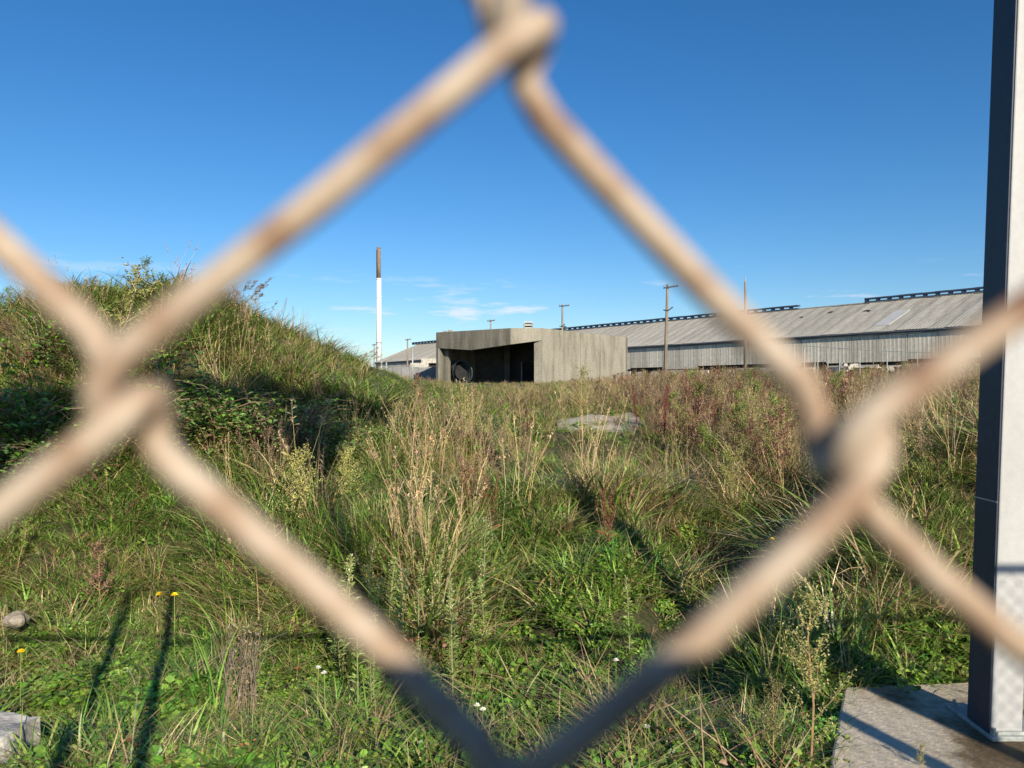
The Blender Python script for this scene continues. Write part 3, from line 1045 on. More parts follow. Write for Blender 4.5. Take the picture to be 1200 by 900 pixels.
NV = 6
PROTO = {
    'green': [tuft(28, .09, (.12, .40), .0155, (.05, .7), (.3, 1.05), [GREEN, GREEN, GREEN, OLIVE]) for _ in range(NV)],
    'mixed': [tuft(30, .10, (.10, .38), .0145, (.05, .9), (.3, 1.1), [GREEN, GREEN, STRAW, GREEN, BROWN, GREEN, OLIVE]) for _ in range(NV)],
    'straw': [tuft(36, .10, (.14, .45), .0075, (.02, .7), (.1, .9), [STRAW, STRAW, OLIVE, BROWN]) for _ in range(NV)],
    'matted': [tuft(34, .14, (.16, .40), .0135, (.4, 1.3), (.2, .9), [GREEN, GREEN, STRAW, OLIVE]) for _ in range(NV)],
    'sedge': [tuft(40, .12, (.36, .80), .0125, (.02, .4), (.15, .85), [GREEN, GREEN, GREEN, STRAW, STRAW, OLIVE], 5) for _ in range(NV)],
    'seed': [seed_tuft(7, 20, (.35, .8), [STRAW, BROWN, OLIVE, GREEN], PINKISH[:2] + STRAW, .4, .14, 12, .014) for _ in range(NV)],
    'brownseed': [seed_tuft(8, 14, (.35, .75), [OLIVE, BROWN], [(.13, .085, .055), (.18, .125, .08), (.23, .17, .11)], .4, .2, 22, .018) for _ in range(4)],
    'cover': [cover_patch(64, .16, .052, LEAFG + GREEN[:2] + OLIVE[:1] + GREEN[3:]) for _ in range(NV)],
    'broad': [cover_patch(34, .15, .044, LEAFG + OLIVE, .2) for _ in range(4)],
    'bramble': [bramble_patch() for _ in range(5)],
    'litter': [litter_patch() for _ in range(4)],
    'bushy': [],
}
HMAX = {'green': .36, 'mixed': .34, 'straw': .42, 'matted': .28, 'sedge': .74, 'seed': .78, 'brownseed': .75, 'cover': .12, 'broad': .2, 'bramble': .55, 'litter': .12, 'bushy': 1.1}
INFO = {
    'green': ("green_grass", "fresh green grass blades on the mound and the open field", "grass", M_leaf),
    'mixed': ("mixed_grass", "green grass mixed with straw covering most of the ground", "grass", M_leaf),
    'straw': ("straw_grass", "dry straw coloured grass, thickest toward the buildings", "dry grass", M_dry),
    'matted': ("matted_grass", "flattened tangled grass lying over the tussocks", "grass", M_leaf),
    'sedge': ("sedge", "tall upright rush-like tufts with pale bases left of the centre", "sedge", M_leaf),
    'seed': ("seeding_grass", "pinkish tan seeding grass across the middle distance", "seed grass", M_dry),
    'brownseed': ("dead_weeds", "dark brown dead weed heads right of the gravel", "weeds", M_dry),
    'cover': ("ground_cover", "small round bright green leaves carpeting the near ground", "ground cover", M_broad),
    'broad': ("leafy_weeds", "broader pale green weed leaves among the ground cover", "weeds", M_broad),
    'bramble': ("bramble_undergrowth", "dark tangled bramble leaves at the mound's foot", "brambles", M_broad),
    'litter': ("leaf_litter", "brown and straw dead litter scattered between the plants", "litter", M_dry),
    'bushy': ("bushy_dead_weeds", "tangled bushy brown and olive weeds across the right middle ground", "weeds", M_dry),
}


def scatter(key, pts, rots, scl, idx):
    name, label, cat, mat = INFO[key]
    pc = bpy.data.collections.new(name + "_kinds")
    for i, mb in enumerate(PROTO[key]):
        o = bpy.data.objects.new("%s_kind_%02d" % (name, i), mb.mesh(name + "_kind", mat))
        pc.objects.link(o)
    me = bpy.data.meshes.new(name)
    me.vertices.add(len(pts))
    me.vertices.foreach_set("co", np.asarray(pts, np.float32).ravel())
    for an, ty, data in (("rot", 'FLOAT_VECTOR', rots), ("scl", 'FLOAT', scl), ("kind_no", 'INT', idx)):
        a_ = me.attributes.new(an, ty, 'POINT')
        if ty == 'FLOAT_VECTOR': a_.data.foreach_set("vector", np.asarray(data, np.float32).ravel())
        elif ty == 'FLOAT': a_.data.foreach_set("value", np.asarray(data, np.float32))
        else: a_.data.foreach_set("value", np.asarray(data, np.int32))
    o = bpy.data.objects.new(name, me); COL.objects.link(o)
    ng = bpy.data.node_groups.new(name + "_scatter", 'GeometryNodeTree')
    ng.interface.new_socket(name='Geometry', in_out='INPUT', socket_type='NodeSocketGeometry')
    ng.interface.new_socket(name='Geometry', in_out='OUTPUT', socket_type='NodeSocketGeometry')
    N, L = ng.nodes, ng.links
    gi, go = N.new('NodeGroupInput'), N.new('NodeGroupOutput')
    ci = N.new('GeometryNodeCollectionInfo')
    ci.inputs['Collection'].default_value = pc
    ci.inputs['Separate Children'].default_value = True
    ci.inputs['Reset Children'].default_value = True
    ip = N.new('GeometryNodeInstanceOnPoints')
    ip.inputs['Pick Instance'].default_value = True

    def attr(an, ty):
        n = N.new('GeometryNodeInputNamedAttribute'); n.data_type = ty; n.inputs['Name'].default_value = an
        return n.outputs[0]
    L.new(gi.outputs[0], ip.inputs['Points'])
    L.new(ci.outputs[0], ip.inputs['Instance'])
    L.new(attr("kind_no", 'INT'), ip.inputs['Instance Index'])
    L.new(attr("rot", 'FLOAT_VECTOR'), ip.inputs['Rotation'])
    L.new(attr("scl", 'FLOAT'), ip.inputs['Scale'])
    L.new(ip.outputs[0], go.inputs[0])
    md = o.modifiers.new("scatter", 'NODES'); md.node_group = ng
    return tag(o, label, cat, kind='stuff')


def bushy_parts(pal, n_br=26, n_lf=1300, s=.013, spread=.2):
    st, lf = MB(), MB()
    H = 1.0
    main = [Vector((0, 0, 0)), Vector((.02, 0, .35)), Vector((.0, .02, .7)), Vector((.03, .01, H))]
    stem(st, main, [.007, .006, .0045, .002], pick([(.33, .22, .12)]), 5)
    br = []
    for i in range(n_br):
        t = rnd.uniform(.12, .9) * 3; k = min(int(t), 2)
        q = main[k].lerp(main[k + 1], t - k); az = rnd.uniform(0, 6.28); L_ = spread * rnd.uniform(.4, 1.1) * (1.25 - t / 3.6)
        e = q + Vector((math.cos(az) * L_, math.sin(az) * L_, L_ * rnd.uniform(.7, 1.6)))
        stem(st, [q, q.lerp(e, .5) + Vector((0, 0, -.01)), e], [.003, .002, .0012], pick([(.33, .23, .13), (.26, .22, .1)]), 3)
        br.append((q, e))
    for i in range(n_lf):
        q, e = br[rnd.randrange(n_br)]
        p = q.lerp(e, rnd.uniform(.15, 1.08)) + Vector((rnd.gauss(0, .016), rnd.gauss(0, .016), rnd.gauss(0, .016)))
        leafq(lf, p, rnd.uniform(0, 6.28), rnd.uniform(-.7, 1.0), s * rnd.uniform(.7, 1.9), s * .75, pick(pal), .2)
    return [('stem', st, M_dry), ('leaf', lf, M_broad)]


def bushy_mb(pal, n_br, n_lf, sz, spread):
    a, b = [q[1] for q in bushy_parts(pal, n_br, n_lf, sz, spread)]
    a.add(b.v, b.f); a.c.extend(b.c)
    return a


for pal, sz in (([(.20, .11, .07), (.26, .15, .09), (.15, .08, .055)], .024), ([(.36, .26, .16), (.44, .33, .21), (.28, .19, .12)], .018), ([(.22, .23, .07), (.16, .19, .05), (.28, .26, .10)], .024),
                ([(.10, .19, .03), (.14, .24, .04), (.20, .22, .06)], .023), ([(.17, .085, .06), (.12, .06, .045), (.24, .15, .10)], .028), ([(.40, .31, .2), (.30, .24, .12), (.22, .21, .08)], .016)):
    PROTO['bushy'].append(bushy_mb(pal, 22, 520, sz, .26))

KEYS = list(INFO)
KI = {k: i for i, k in enumerate(KEYS)}
# what grows where: (kind, ground x-angle as photo column, ground row, spread, spread, weight)
ZONES = [
    ('sedge', 470, 655, 90, 30, 2.2), ('seed', 480, 670, 90, 40, .4), ('bushy', 130, 400, 140, 40, .12), ('bushy', 60, 470, 80, 40, .15), ('sedge', 560, 640, 60, 25, 1.2), ('sedge', 250, 800, 25, 30, .8),
    ('matted', 720, 640, 110, 60, 1.4), ('mixed', 720, 640, 110, 60, .8), ('matted', 230, 690, 170, 60, .5), ('mixed', 200, 690, 190, 70, 1.6), ('green', 230, 720, 150, 50, .9),
    ('green', 640, 690, 90, 50, 1.6), ('green', 1010, 760, 110, 70, 1.5), ('green', 480, 480, 120, 28, 2.0), ('green', 1110, 560, 60, 80, 2.0),
    ('green', 850, 800, 120, 60, 1.2), ('sedge', 960, 740, 90, 40, 1.2),
    ('cover', 600, 740, 120, 60, 2.4), ('cover', 450, 850, 160, 50, 2.4), ('cover', 100, 840, 140, 50, 1.8), ('cover', 860, 660, 80, 40, 1.6), ('broad', 610, 730, 110, 40, .8),
    ('broad', 40, 540, 90, 30, 1.0), ('cover', 330, 520, 120, 26, .8),
    ('seed', 880, 500, 120, 40, .5), ('seed', 960, 560, 90, 50, .5), ('seed', 430, 545, 120, 26, .5), ('seed', 560, 560, 70, 30, .4), ('straw', 780, 590, 90, 40, 1.2),
    ('brownseed', 800, 500, 55, 24, 1.4), ('brownseed', 860, 475, 80, 20, .6), ('brownseed', 330, 560, 70, 20, 1.2),
    ('bramble', 300, 520, 85, 18, 1.0), ('bramble', 240, 510, 60, 20, .9), ('bramble', 40, 560, 90, 25, 1.0), ('bramble', 70, 440, 45, 20, .8), ('bushy', 870, 500, 90, 30, .9), ('bushy', 795, 505, 40, 20, .9), ('bushy', 930, 560, 60, 40, .5), ('bushy', 400, 565, 80, 22, .35), ('bushy', 600, 530, 60, 20, .2), ('bushy', 1050, 640, 80, 60, .2), ('straw', 210, 690, 160, 50, .7), ('straw', 690, 470, 100, 12, 1.2), ('green', 690, 525, 70, 24, 1.8), ('cover', 690, 530, 70, 20, 1.0), ('straw', 480, 600, 120, 40, .6), ('seed', 520, 600, 130, 50, .35), ('seed', 660, 560, 120, 40, .25), ('straw', 640, 580, 110, 50, .5), ('straw', 900, 600, 120, 60, .5), ('cover', 640, 690, 110, 60, 2.6), ('green', 560, 600, 140, 60, .9), ('green', 620, 520, 120, 30, .9), ('bushy', 880, 500, 90, 34, .9), ('green', 470, 500, 90, 30, 1.6), ('green', 300, 560, 130, 26, 1.2), ('cover', 330, 590, 120, 30, .8), ('green', 860, 600, 80, 40, 1.4), ('straw', 960, 540, 90, 60, 1.2), ('mixed', 640, 560, 90, 40, 1.2), ('green', 420, 560, 90, 30, .8),
    ('litter', 280, 800, 30, 60, 1.6), ('litter', 220, 440, 40, 14, 3.0), ('seed', 230, 440, 60, 14, 1.6), ('litter', 880, 620, 60, 20, 1.2),
    ('straw', 40, 410, 60, 30, 1.2), ('straw', 320, 430, 60, 30, 1.4), ('straw', 1050, 640, 80, 60, 1.0), ('litter', 1060, 700, 80, 50, .8),
]


def grow():
    rings = [(.5, 3.1, 45), (3.1, 4.6, 200), (4.6, 6.5, 165), (6.5, 9, 120), (9, 13, 80), (13, 19, 45), (19, 30, 22), (30, 45, 11), (45, 62, 5)]
    P = []
    for y0, y1, dens in rings:
        wl = lambda y: .82 * y + 2.6
        ymid = (y0 + y1) / 2
        n = int(dens * (y1 - y0) * 2 * wl(ymid))
        y = rng.uniform(y0, y1, n); x = (rng.uniform(-1, 1, n)) * (.82 * y + 2.6)
        P.append(np.stack([x, y], 1))
    P = np.concatenate(P)
    x, y = P[:, 0], P[:, 1]
    z = ground_z(x, y)
    px = 600 + F * x / y; py = 450 - F * (z - EYE) / y
    n = len(x)
    W = np.zeros((n, len(KEYS)))
    near = sstep(700, 780, py); mid = sstep(560, 620, py) * (1 - near); mm = sstep(475, 520, py) * (1 - near - mid); far = 1 - near - mid - mm
    mound = sstep(520, 440, px) * sstep(6.0, 8.0, y) * (y < 18)
    far = far * (1 - mound); mm = mm * (1 - mound); mid = mid * (1 - mound * .8)

    def addw(k, w): W[:, KI[k]] += w
    addw('cover', near * 3.0 + mid * .35 + mm * .1); addw('mixed', near * .3 + mid * .6 + mm * .7 + far * .35 + mound * .8)
    addw('matted', near * .3 + mid * .6 + mound * .2); addw('green', near * .22 + mid * .45 + mm * .7 + far * .5 + mound * 1.3)
    addw('straw', mid * .15 + mm * .5 + far * .55 + mound * .2 + near * .05); addw('seed', mm * .09 + far * .16 + mound * .015)
    addw('brownseed', far * .06 + mm * .03); addw('bushy', far * .07 + mm * .045 + mid * .012); addw('litter', near * .3 + mid * .2 + mm * .12 + mound * .1); addw('broad', near * .08 + mid * .08 + mound * .06)
    for k, cx, cy, rx, ry, w in ZONES:
        W[:, KI[k]] += w * np.exp(-((px - cx) / rx) ** 2 - ((py - cy) / ry) ** 2)
    # patchiness
    for i, k in enumerate(KEYS):
        W[:, i] *= .35 + 1.5 * vnoise(x * 1.3 + 17 * i, y * 1.3, 20 + i) ** 1.5
    for k in ('seed', 'brownseed', 'bushy', 'bramble', 'sedge', 'broad'):
        W[:, KI[k]] *= np.where(y < 19, .65, 1)
    W /= W.sum(1, keepdims=True)
    c = W.cumsum(1)
    kind = (rng.random(n)[:, None] > c).sum(1).clip(0, len(KEYS) - 1)
    keep = np.ones(n, bool)
    padm = in_poly(x, y, [(a - (a - 2.6) * .03, b - (b - 3.1) * .05) for a, b in PAD])
    keep &= ~padm
    keep &= ~(in_poly(x, y, GRAVEL) & (rng.random(n) > .10))
    keep &= ~in_poly(x, y, [(-5.7, 54), (-.1, 49.7), (2.2, 49.7), (9.3, 59.6), (1.6, 64.4)])
    keep &= ~((np.abs(x + 2.30) < .2) & (np.abs(y - 3.38) < .22))
    s = rng.uniform(.65, 1.3, n) * (1 + .25 * sstep(8, 30, y)) * (.40 + 1.15 * vnoise(x * 1.5, y * 1.5, 77))
    s *= np.where((px > 630) & (px < 755) & (y > 9.0) & (y < 13.8), .48, 1)
    fine = np.array([.74 if k in ('cover', 'broad', 'litter', 'matted') else 1.0 for k in KEYS])[kind]
    s *= np.where(y < 9.5, fine, 1)
    s *= np.where(y < 10, .58 + 1.05 * vnoise(x * 3.3, y * 3.3, 91) ** 1.2, 1)
    s = np.where(((kind == KI['cover']) | (kind == KI['broad'])) & (y < 9), np.minimum(s, rng.uniform(.55, .95, n)), s)
    s = np.where((kind == KI['sedge']) | (kind == KI['green']), np.minimum(s, rng.uniform(.7, 1.05, n)), s)
    gr = np.array([k in ('green', 'mixed', 'matted', 'straw') for k in KEYS])[kind]
    s = np.where(gr & (y < 4.8), np.minimum(s, rng.uniform(.55, .9, n)), s)
    s *= np.where((x > 1.1) & (x < 3.2) & (y < 4.0), .7, 1)
    # the line the field's tops reach against the buildings
    line = np.interp(px, [380, 430, 470, 512, 540, 640, 700, 745, 800, 1000, 1030, 1060, 1200], [412, 432, 438, 443, 448, 446, 441, 433, 431, 429, 427, 422, 418])
    room = EYE + (450 - line) / F * y - z
    hm = np.array([HMAX[k] for k in KEYS])[kind]
    s = np.where(kind == KI['bushy'], s * .62, s)
    keep &= ~((kind == KI['bushy']) & (px > 625) & (px < 755) & (y < 14) & (y > 6))
    lim = np.clip(room, .13, 3) / hm * rng.uniform(.75, 1.12, n)
    s = np.where((px > 425) & (y > 4.2), np.minimum(s, lim), s)
    keep &= s > .12
    keep &= ~((y < .45) & (np.abs(x) < 1.0))
    for k in KEYS:
        m = keep & (kind == KI[k])
        if not m.any(): continue
        q = int(m.sum())
        pts = np.stack([x[m], y[m], z[m]], 1)
        rots = np.stack([rng.normal(0, .12, q), rng.normal(0, .12, q), rng.uniform(0, 6.283, q)], 1)
        scatter(k, pts, rots, s[m], rng.integers(0, len(PROTO[k]), q))


grow()

# ------------------------------------------------------------------ single plants
def ground_hit(px, py, d0=2.6, d1=60):
    d = np.arange(d0, d1, .03)
    X = (px - 600) / F * d; Zr = EYE + (450 - py) / F * d
    k = np.nonzero(Zr <= ground_z(X, d))[0]
    i = k[0] if len(k) else len(d) - 1
    return float(X[i]), float(d[i])


def plant(name, label, cat, parts, px, py, rz=0.0, scale=1.0, group=None):
    x, y = ground_hit(px, py)
    o = thing(name, label, cat, (x, y, gz(x, y) - .01), rz, group)
    o.scale = (scale,) * 3
    for pn, mb, mat in parts:
        q = mb.obj(pn, mat, o)
        if pn != 'stem' or name in ('dock_plant', 'bushy_weed', 'bramble_bush', 'reed_grass'):
            q['kind'] = 'stuff'
    return o


def copy_plant(src, label, px, py, rz, scale):
    x, y = ground_hit(px, py)
    return copy_thing(src, (x, y, gz(x, y) - .01), rz, scale, label)


DOCK = [(.20, .06, .045), (.15, .045, .035), (.26, .10, .065), (.12, .05, .04)]


def dock_parts():
    st, sd = MB(), MB()
    for k in range(4):
        az = rnd.uniform(0, 6.28); b = rnd.uniform(.02, .14); H = rnd.uniform(.65, .95)
        p = [Vector((.03 * math.cos(az), .03 * math.sin(az), 0)), Vector((b * .5 * math.cos(az), b * .5 * math.sin(az), H * .5)), Vector((b * math.cos(az), b * math.sin(az), H))]
        stem(st, p, [.006, .0045, .002], pick(DOCK), 4)
        for i in range(150):
            t = rnd.uniform(.35, 1)
            q = p[0].lerp(p[1], t * 2) if t < .5 else p[1].lerp(p[2], t * 2 - 1)
            r = .035 * (1.25 - t)
            q = q + Vector((rnd.gauss(0, r), rnd.gauss(0, r), rnd.gauss(0, .01)))
            leafq(sd, q, rnd.uniform(0, 6.28), rnd.uniform(-.6, .9), rnd.uniform(.014, .026), .013, pick(DOCK), .2)
    lv = MB()
    for i in range(6):
        leafq(lv, (0, 0, rnd.uniform(.03, .2)), rnd.uniform(0, 6.28), rnd.uniform(.2, .9), rnd.uniform(.16, .26), .05, pick([(.15, .20, .05), (.25, .15, .06), (.30, .10, .05)]), .2)
    return [('stem', st, M_dry), ('seed_head', sd, M_dry), ('leaf', lv, M_broad)]


d0 = plant("dock_plant", "tall dark red dock seed spikes standing left of the centre", "dock", dock_parts(), 546, 622, .3, .82, "dark red dock seed spikes")
copy_plant(d0, "lower dark red dock spike just right of the tall one", 573, 640, 2.0, .8)
d1 = plant("dock_plant", "dark brown dock clump left of the others beyond the gravel patch", "dock", dock_parts(), 748, 506, 1.0, .95, "dark red dock seed spikes")
for px, py, s_, lb in ((778, 512, .95, "dark brown dock clump right beside the gravel patch"), (806, 500, 1.1, "tallest dark dock clump between the gravel and the fence knuckle"),
                       (838, 515, .9, "dark dock clump low in front of the tallest one"), (868, 497, 1.0, "dark dock clump nearest the right fence knuckle"), (712, 640, .55, "small red dock spike in the middle tussocks")):
    copy_plant(d1 if s_ > .92 else d0, lb, px, py, rnd.uniform(0, 6), s_)


def horseweed_parts():
    st, lf, fl = MB(), MB(), MB()
    H = 1.0
    b = rnd.uniform(-.09, .09); c = rnd.uniform(-.06, .06)
    P = [Vector((0, 0, 0)), Vector((b * .3, c * .3, .4)), Vector((b * .6, c * .5, .75)), Vector((b, c, H))]
    stem(st, P, [.007, .006, .005, .0025], pick([(.25, .27, .10), (.30, .28, .13)]), 5)
    for i in range(85):
        t = rnd.uniform(.06, 1) * 3; k = min(int(t), 2)
        q = P[k].lerp(P[k + 1], t - k)
        leafq(lf, q, rnd.uniform(0, 6.28), rnd.uniform(.1, .9), rnd.uniform(.05, .10) * (1.25 - t / 4.5), .013, pick([(.22, .31, .08), (.28, .36, .12), (.17, .25, .06)]), .2)
    for i in range(26):
        q = P[2].lerp(P[3], rnd.uniform(.2, 1.05)) + Vector((rnd.gauss(0, .025), rnd.gauss(0, .025), 0))
        leafq(fl, q, rnd.uniform(0, 6.28), rnd.uniform(.3, 1.2), .022, .012, pick([(.45, .42, .26), (.30, .33, .13)]), .2)
    return [('stem', st, M_dry), ('leaf', lf, M_broad), ('bud', fl, M_dry)]


HW = [plant("tall_weed", "slim pale green weed stalk with narrow leaves, one of a stand across the middle foreground", "weed", horseweed_parts(), 440, 765, 0, .6, "slim pale green weed stalks") for _ in range(1)]
for px in (474, 505):
    HW.append(plant("tall_weed", HW[0]['label'], "weed", horseweed_parts(), px, 770, rnd.uniform(0, 6), .6, HW[0]['group']))
for i in range(24):
    px, py = rnd.uniform(385, 570), rnd.uniform(715, 840)
    copy_plant(HW[i % 3], HW[0]['label'], px, py, rnd.uniform(0, 6), rnd.uniform(.5, .8))
copy_plant(HW[1], "lone pale weed stalk in the dark hollow right of centre, beside the wire", 738, 768, 1.0, .5)
copy_plant(HW[2], "thin pale weed stalk nearest the concrete slab's back edge", 1010, 800, 1.0, .45)


YG = [(.30, .29, .10), (.24, .25, .08), (.36, .31, .13), (.20, .20, .07)]
bw = plant("bushy_weed", "tall fine-leaved olive weed at the left edge of the concrete slab", "weed", bushy_parts(YG), 950, 905, .4, .78, "fine leaved bushy weeds")
copy_plant(bw, "shorter fine-leaved weed left of the tall one near the slab", 908, 915, 2.2, .42)
copy_plant(bw, "tiny fine-leaved weed sprouting at the slab's front, lowest right", 1080, 915, 1.2, .16)
bw2 = plant("bushy_weed", "pale yellow fine-leaved weed under the bramble, left of the rushes", "weed", bushy_parts([(.42, .38, .14), (.36, .33, .10), (.30, .30, .10)], 34, 1500, .016, .3), 350, 640, .9, .85, "fine leaved bushy weeds")
copy_plant(bw2, "yellow-green fine-leaved weed in the dark hollow right of centre", 858, 615, 3.0, .8)
copy_plant(bw2, "pale fine-leaved weed behind the rushes, left of the dock spikes", 405, 610, 1.7, .7)
copy_plant(bw, "olive fine-leaved weed rising in front of the gravel patch", 682, 520, 1.0, 1.25)

# bramble bushes
def bramble_bush_parts():
    st, lf = MB(), MB()
    for k in range(26):
        az = rnd.uniform(0, 6.28); H = rnd.uniform(.35, .75); Ls = rnd.uniform(.3, .85); o = Vector(disc(.3))
        pts = [o + Vector((math.cos(az) * Ls * t * t, math.sin(az) * Ls * t * t, H * (1.9 * t - 1.05 * t * t))) for t in (0, .2, .4, .6, .8, 1)]
        stem(st, pts, .004, pick(BROWN))
        for i in range(46):
            t = rnd.uniform(.1, 1) * 5; j = min(int(t), 4)
            q = pts[j].lerp(pts[j + 1], t - j) + Vector((rnd.gauss(0, .04), rnd.gauss(0, .04), rnd.gauss(0, .03)))
            s = rnd.uniform(.035, .075)
            leafq(lf, q, rnd.uniform(0, 6.28), rnd.uniform(-.6, .5), s, s * .72, pick([(.09, .17, .04), (.12, .20, .05), (.07, .13, .035), (.16, .24, .06), (.16, .10, .06)]), .12)
    return [('stem', st, M_dry), ('leaf', lf, M_broad)]


b0 = plant("bramble_bush", "dark bramble bush below the mound, just right of the left fence knuckle", "bramble bush", bramble_bush_parts(), 235, 535, 0, 1.0, "dark bramble bushes")
b1 = plant("bramble_bush", "dark bramble bush in the middle of the row under the mound", "bramble bush", bramble_bush_parts(), 315, 545, 0, 1.0, "dark bramble bushes")
copy_plant(b0, "dark bramble bush at the right end of the row under the mound", 385, 545, 2.0, .7)
copy_plant(b1, "bramble bush at the photo's left edge beneath the mound's shadow", 25, 590, 1.0, .95)
copy_plant(b0, "bramble bush between the left edge and the left fence knuckle", 75, 575, 4.0, .75)
copy_plant(b1, "green bramble high on the mound's left face, above the others", 75, 440, 3.0, .7)

# flowers
def flower(px, py, d, label, petal, cen, r=.02, n=14, group=None, name="dandelion", cat="flower"):
    p = at(px, py, d); g = gz(p.x, d)
    o = thing(name, label, cat, (p.x, d, g), rnd.uniform(0, 6), group)
    H = max(p.z - g, .05)
    st = MB(); stem(st, [Vector((0, 0, 0)), Vector((.006, 0, H * .5)), Vector((0, 0, H))], .0022, (.18, .24, .06), 4); st.obj('stem', M_dry, o)
    mb = MB()
    for ring, (k, pt) in enumerate(((n, .25), (n, .6), (n // 2, 1.0))):
        for i in range(k):
            leafq(mb, (0, 0, H + .002 * ring), 6.283 * i / k + ring * .2, pt, r * (1.1 - .18 * ring), r * .38, jitter(petal, .1), .1)
    mb.obj('petal', M_petal, o)['kind'] = 'stuff'
    MB().tube([(0, 0, H - .002), (0, 0, H + .006)], [r * .3, r * .2], 8, cen).obj('centre', M_petal, o)
    return o


M_petal = leaf_mat("petal", transl=.15, vary=.08, rough=.6)
YEL, YC = (.88, .66, .015), (.80, .50, .01)
flower(187, 697, 5.0, "left of a pair of yellow dandelions in the left grass", YEL, YC, .024, group="yellow dandelions")
flower(204.5, 697.5, 5.0, "right one of a pair of yellow dandelions in the left grass", YEL, YC, .023, group="yellow dandelions")
flower(24.5, 764, 4.0, "single yellow dandelion near the photo's left edge", YEL, YC, .019, group="yellow dandelions")
flower(905, 632, 5.9, "lone yellow dandelion on a tall stem beside the right wire", YEL, YC, .02, group="yellow dandelions")
WHT, WC = (.78, .76, .70), (.55, .45, .2)
for px, py, d, lb in ((373, 783, 3.9, "small white flower low beside the lower left wire"), (380, 789, 3.85, "white flower just under another by the lower left wire"),
                      (559, 827, 3.6, "small white flower near the bottom between the two lower wires"), (566, 832, 3.58, "white flower touching its twin near the bottom centre"),
                      (722, 774, 3.9, "white flower in the grass left of the lower right wire"), (758, 852, 3.5, "lowest white flower, under the lower right wire")):
    flower(px, py, d, lb, WHT, WC, .016, 7, "small white flowers", "white_flower")


# dead stalk clump, bare twig, plumes on the mound
def dead_stalks(n, H, r, pal, forks=2):
    st = MB()
    for k in range(n):
        p = Vector(disc(r)); az = rnd.uniform(0, 6.28); b = rnd.uniform(0, .16); h = H * rnd.uniform(.6, 1)
        e = p + Vector((math.cos(az) * b, math.sin(az) * b, h))
        m = p.lerp(e, .55) + Vector((rnd.gauss(0, .01), rnd.gauss(0, .01), 0))
        stem(st, [p, m, e], [.0035, .0028, .0014], pick(pal), 4)
        for f in range(forks):
            q = p.lerp(e, rnd.uniform(.45, .95)); a2 = rnd.uniform(0, 6.28); l2 = rnd.uniform(.04, .14)
            stem(st, [q, q + Vector((math.cos(a2) * l2 * .6, math.sin(a2) * l2 * .6, l2))], [.0018, .001], pick(pal), 3)
    return st


GREYB = [(.26, .20, .14), (.20, .15, .11), (.32, .26, .19)]
ds = dead_stalks(34, .62, .09, GREYB)
dl = MB()
for i in range(260):
    p = Vector(disc(.10)); p.z = rnd.uniform(.1, .6)
    leafq(dl, p, rnd.uniform(0, 6.28), rnd.uniform(-1, .8), .02, .01, pick(GREYB + BROWN), .3)
plant("dead_weed", "grey-brown bundle of dead weed stalks left of the lower left wire", "dead weed", [('stalk', ds, M_dry), ('dead_leaf', dl, M_dry)], 284, 850, 0, .95)
tw = MB()
stem(tw, [Vector((0, 0, 0)), Vector((.03, 0, .25)), Vector((.0, 0, .5)), Vector((.04, 0, .75)), Vector((.02, 0, 1.0))], [.007, .006, .005, .0035, .0015], (.50, .42, .30), 5)
for z0, dx, dz, l in ((.45, -.5, .7, .28), (.55, .5, .8, .22), (.7, -.35, .9, .2), (.3, -.8, .5, .2), (.82, .5, .6, .14)):
    q = Vector((.02, 0, z0)); e = q + Vector((dx * l, rnd.uniform(-.05, .05), dz * l))
    stem(tw, [q, q.lerp(e, .5) + Vector((0, 0, .015)), e], [.0035, .0025, .0012], (.48, .40, .28), 4)
tw2 = MB()
for i in range(12):
    q = Vector((rnd.uniform(-.12, .12), 0, rnd.uniform(.6, 1.0)))
    leafq(tw2, q, rnd.uniform(0, 6.28), rnd.uniform(-1, .5), .03, .012, pick(STRAW), .3)
plant("bare_twig", "pale bare forked dead stem against the dark grass right of the right knuckle", "dead stem", [('stem', tw, M_dry), ('dry_leaf', tw2, M_dry)], 1078, 545, 0, .72)


def plume_parts(n, H, bend):
    st, hd = MB(), MB()
    for k in range(n):
        p = Vector(disc(.12)); az = rnd.gauss(.2, .7); b = rnd.uniform(.1, bend); h = H * rnd.uniform(.7, 1)
        P = [p, p + Vector((math.cos(az) * b * .15, math.sin(az) * b * .15, h * .5)), p + Vector((math.cos(az) * b * .5, math.sin(az) * b * .5, h * .85)), p + Vector((math.cos(az) * b, math.sin(az) * b, h))]
        c = pick([(.36, .28, .17), (.28, .24, .14)])
        stem(st, P, [.004, .0032, .0022, .001], c, 4)
        for i in range(60):
            t = rnd.uniform(.0, 1)
            q = P[2].lerp(P[3], t); a2 = az + rnd.gauss(0, .5)
            l = rnd.uniform(.02, .05)
            leafq(hd, q + Vector((rnd.gauss(0, .012), rnd.gauss(0, .012), rnd.gauss(0, .012))), a2, rnd.uniform(-.1, .9), l, .010, pick([(.30, .22, .15), (.36, .28, .2), (.22, .16, .11)]), .2)
        for i in range(3):
            blade(st, tuple(P[0].lerp(P[1], rnd.uniform(.1, .9))), rnd.uniform(0, 6.28), rnd.uniform(.25, .45), .011, rnd.uniform(.5, 1), rnd.uniform(.3, .8), pick(STRAW + OLIVE), 4)
    return [('stem', st, M_dry), ('plume', hd, M_dry)]


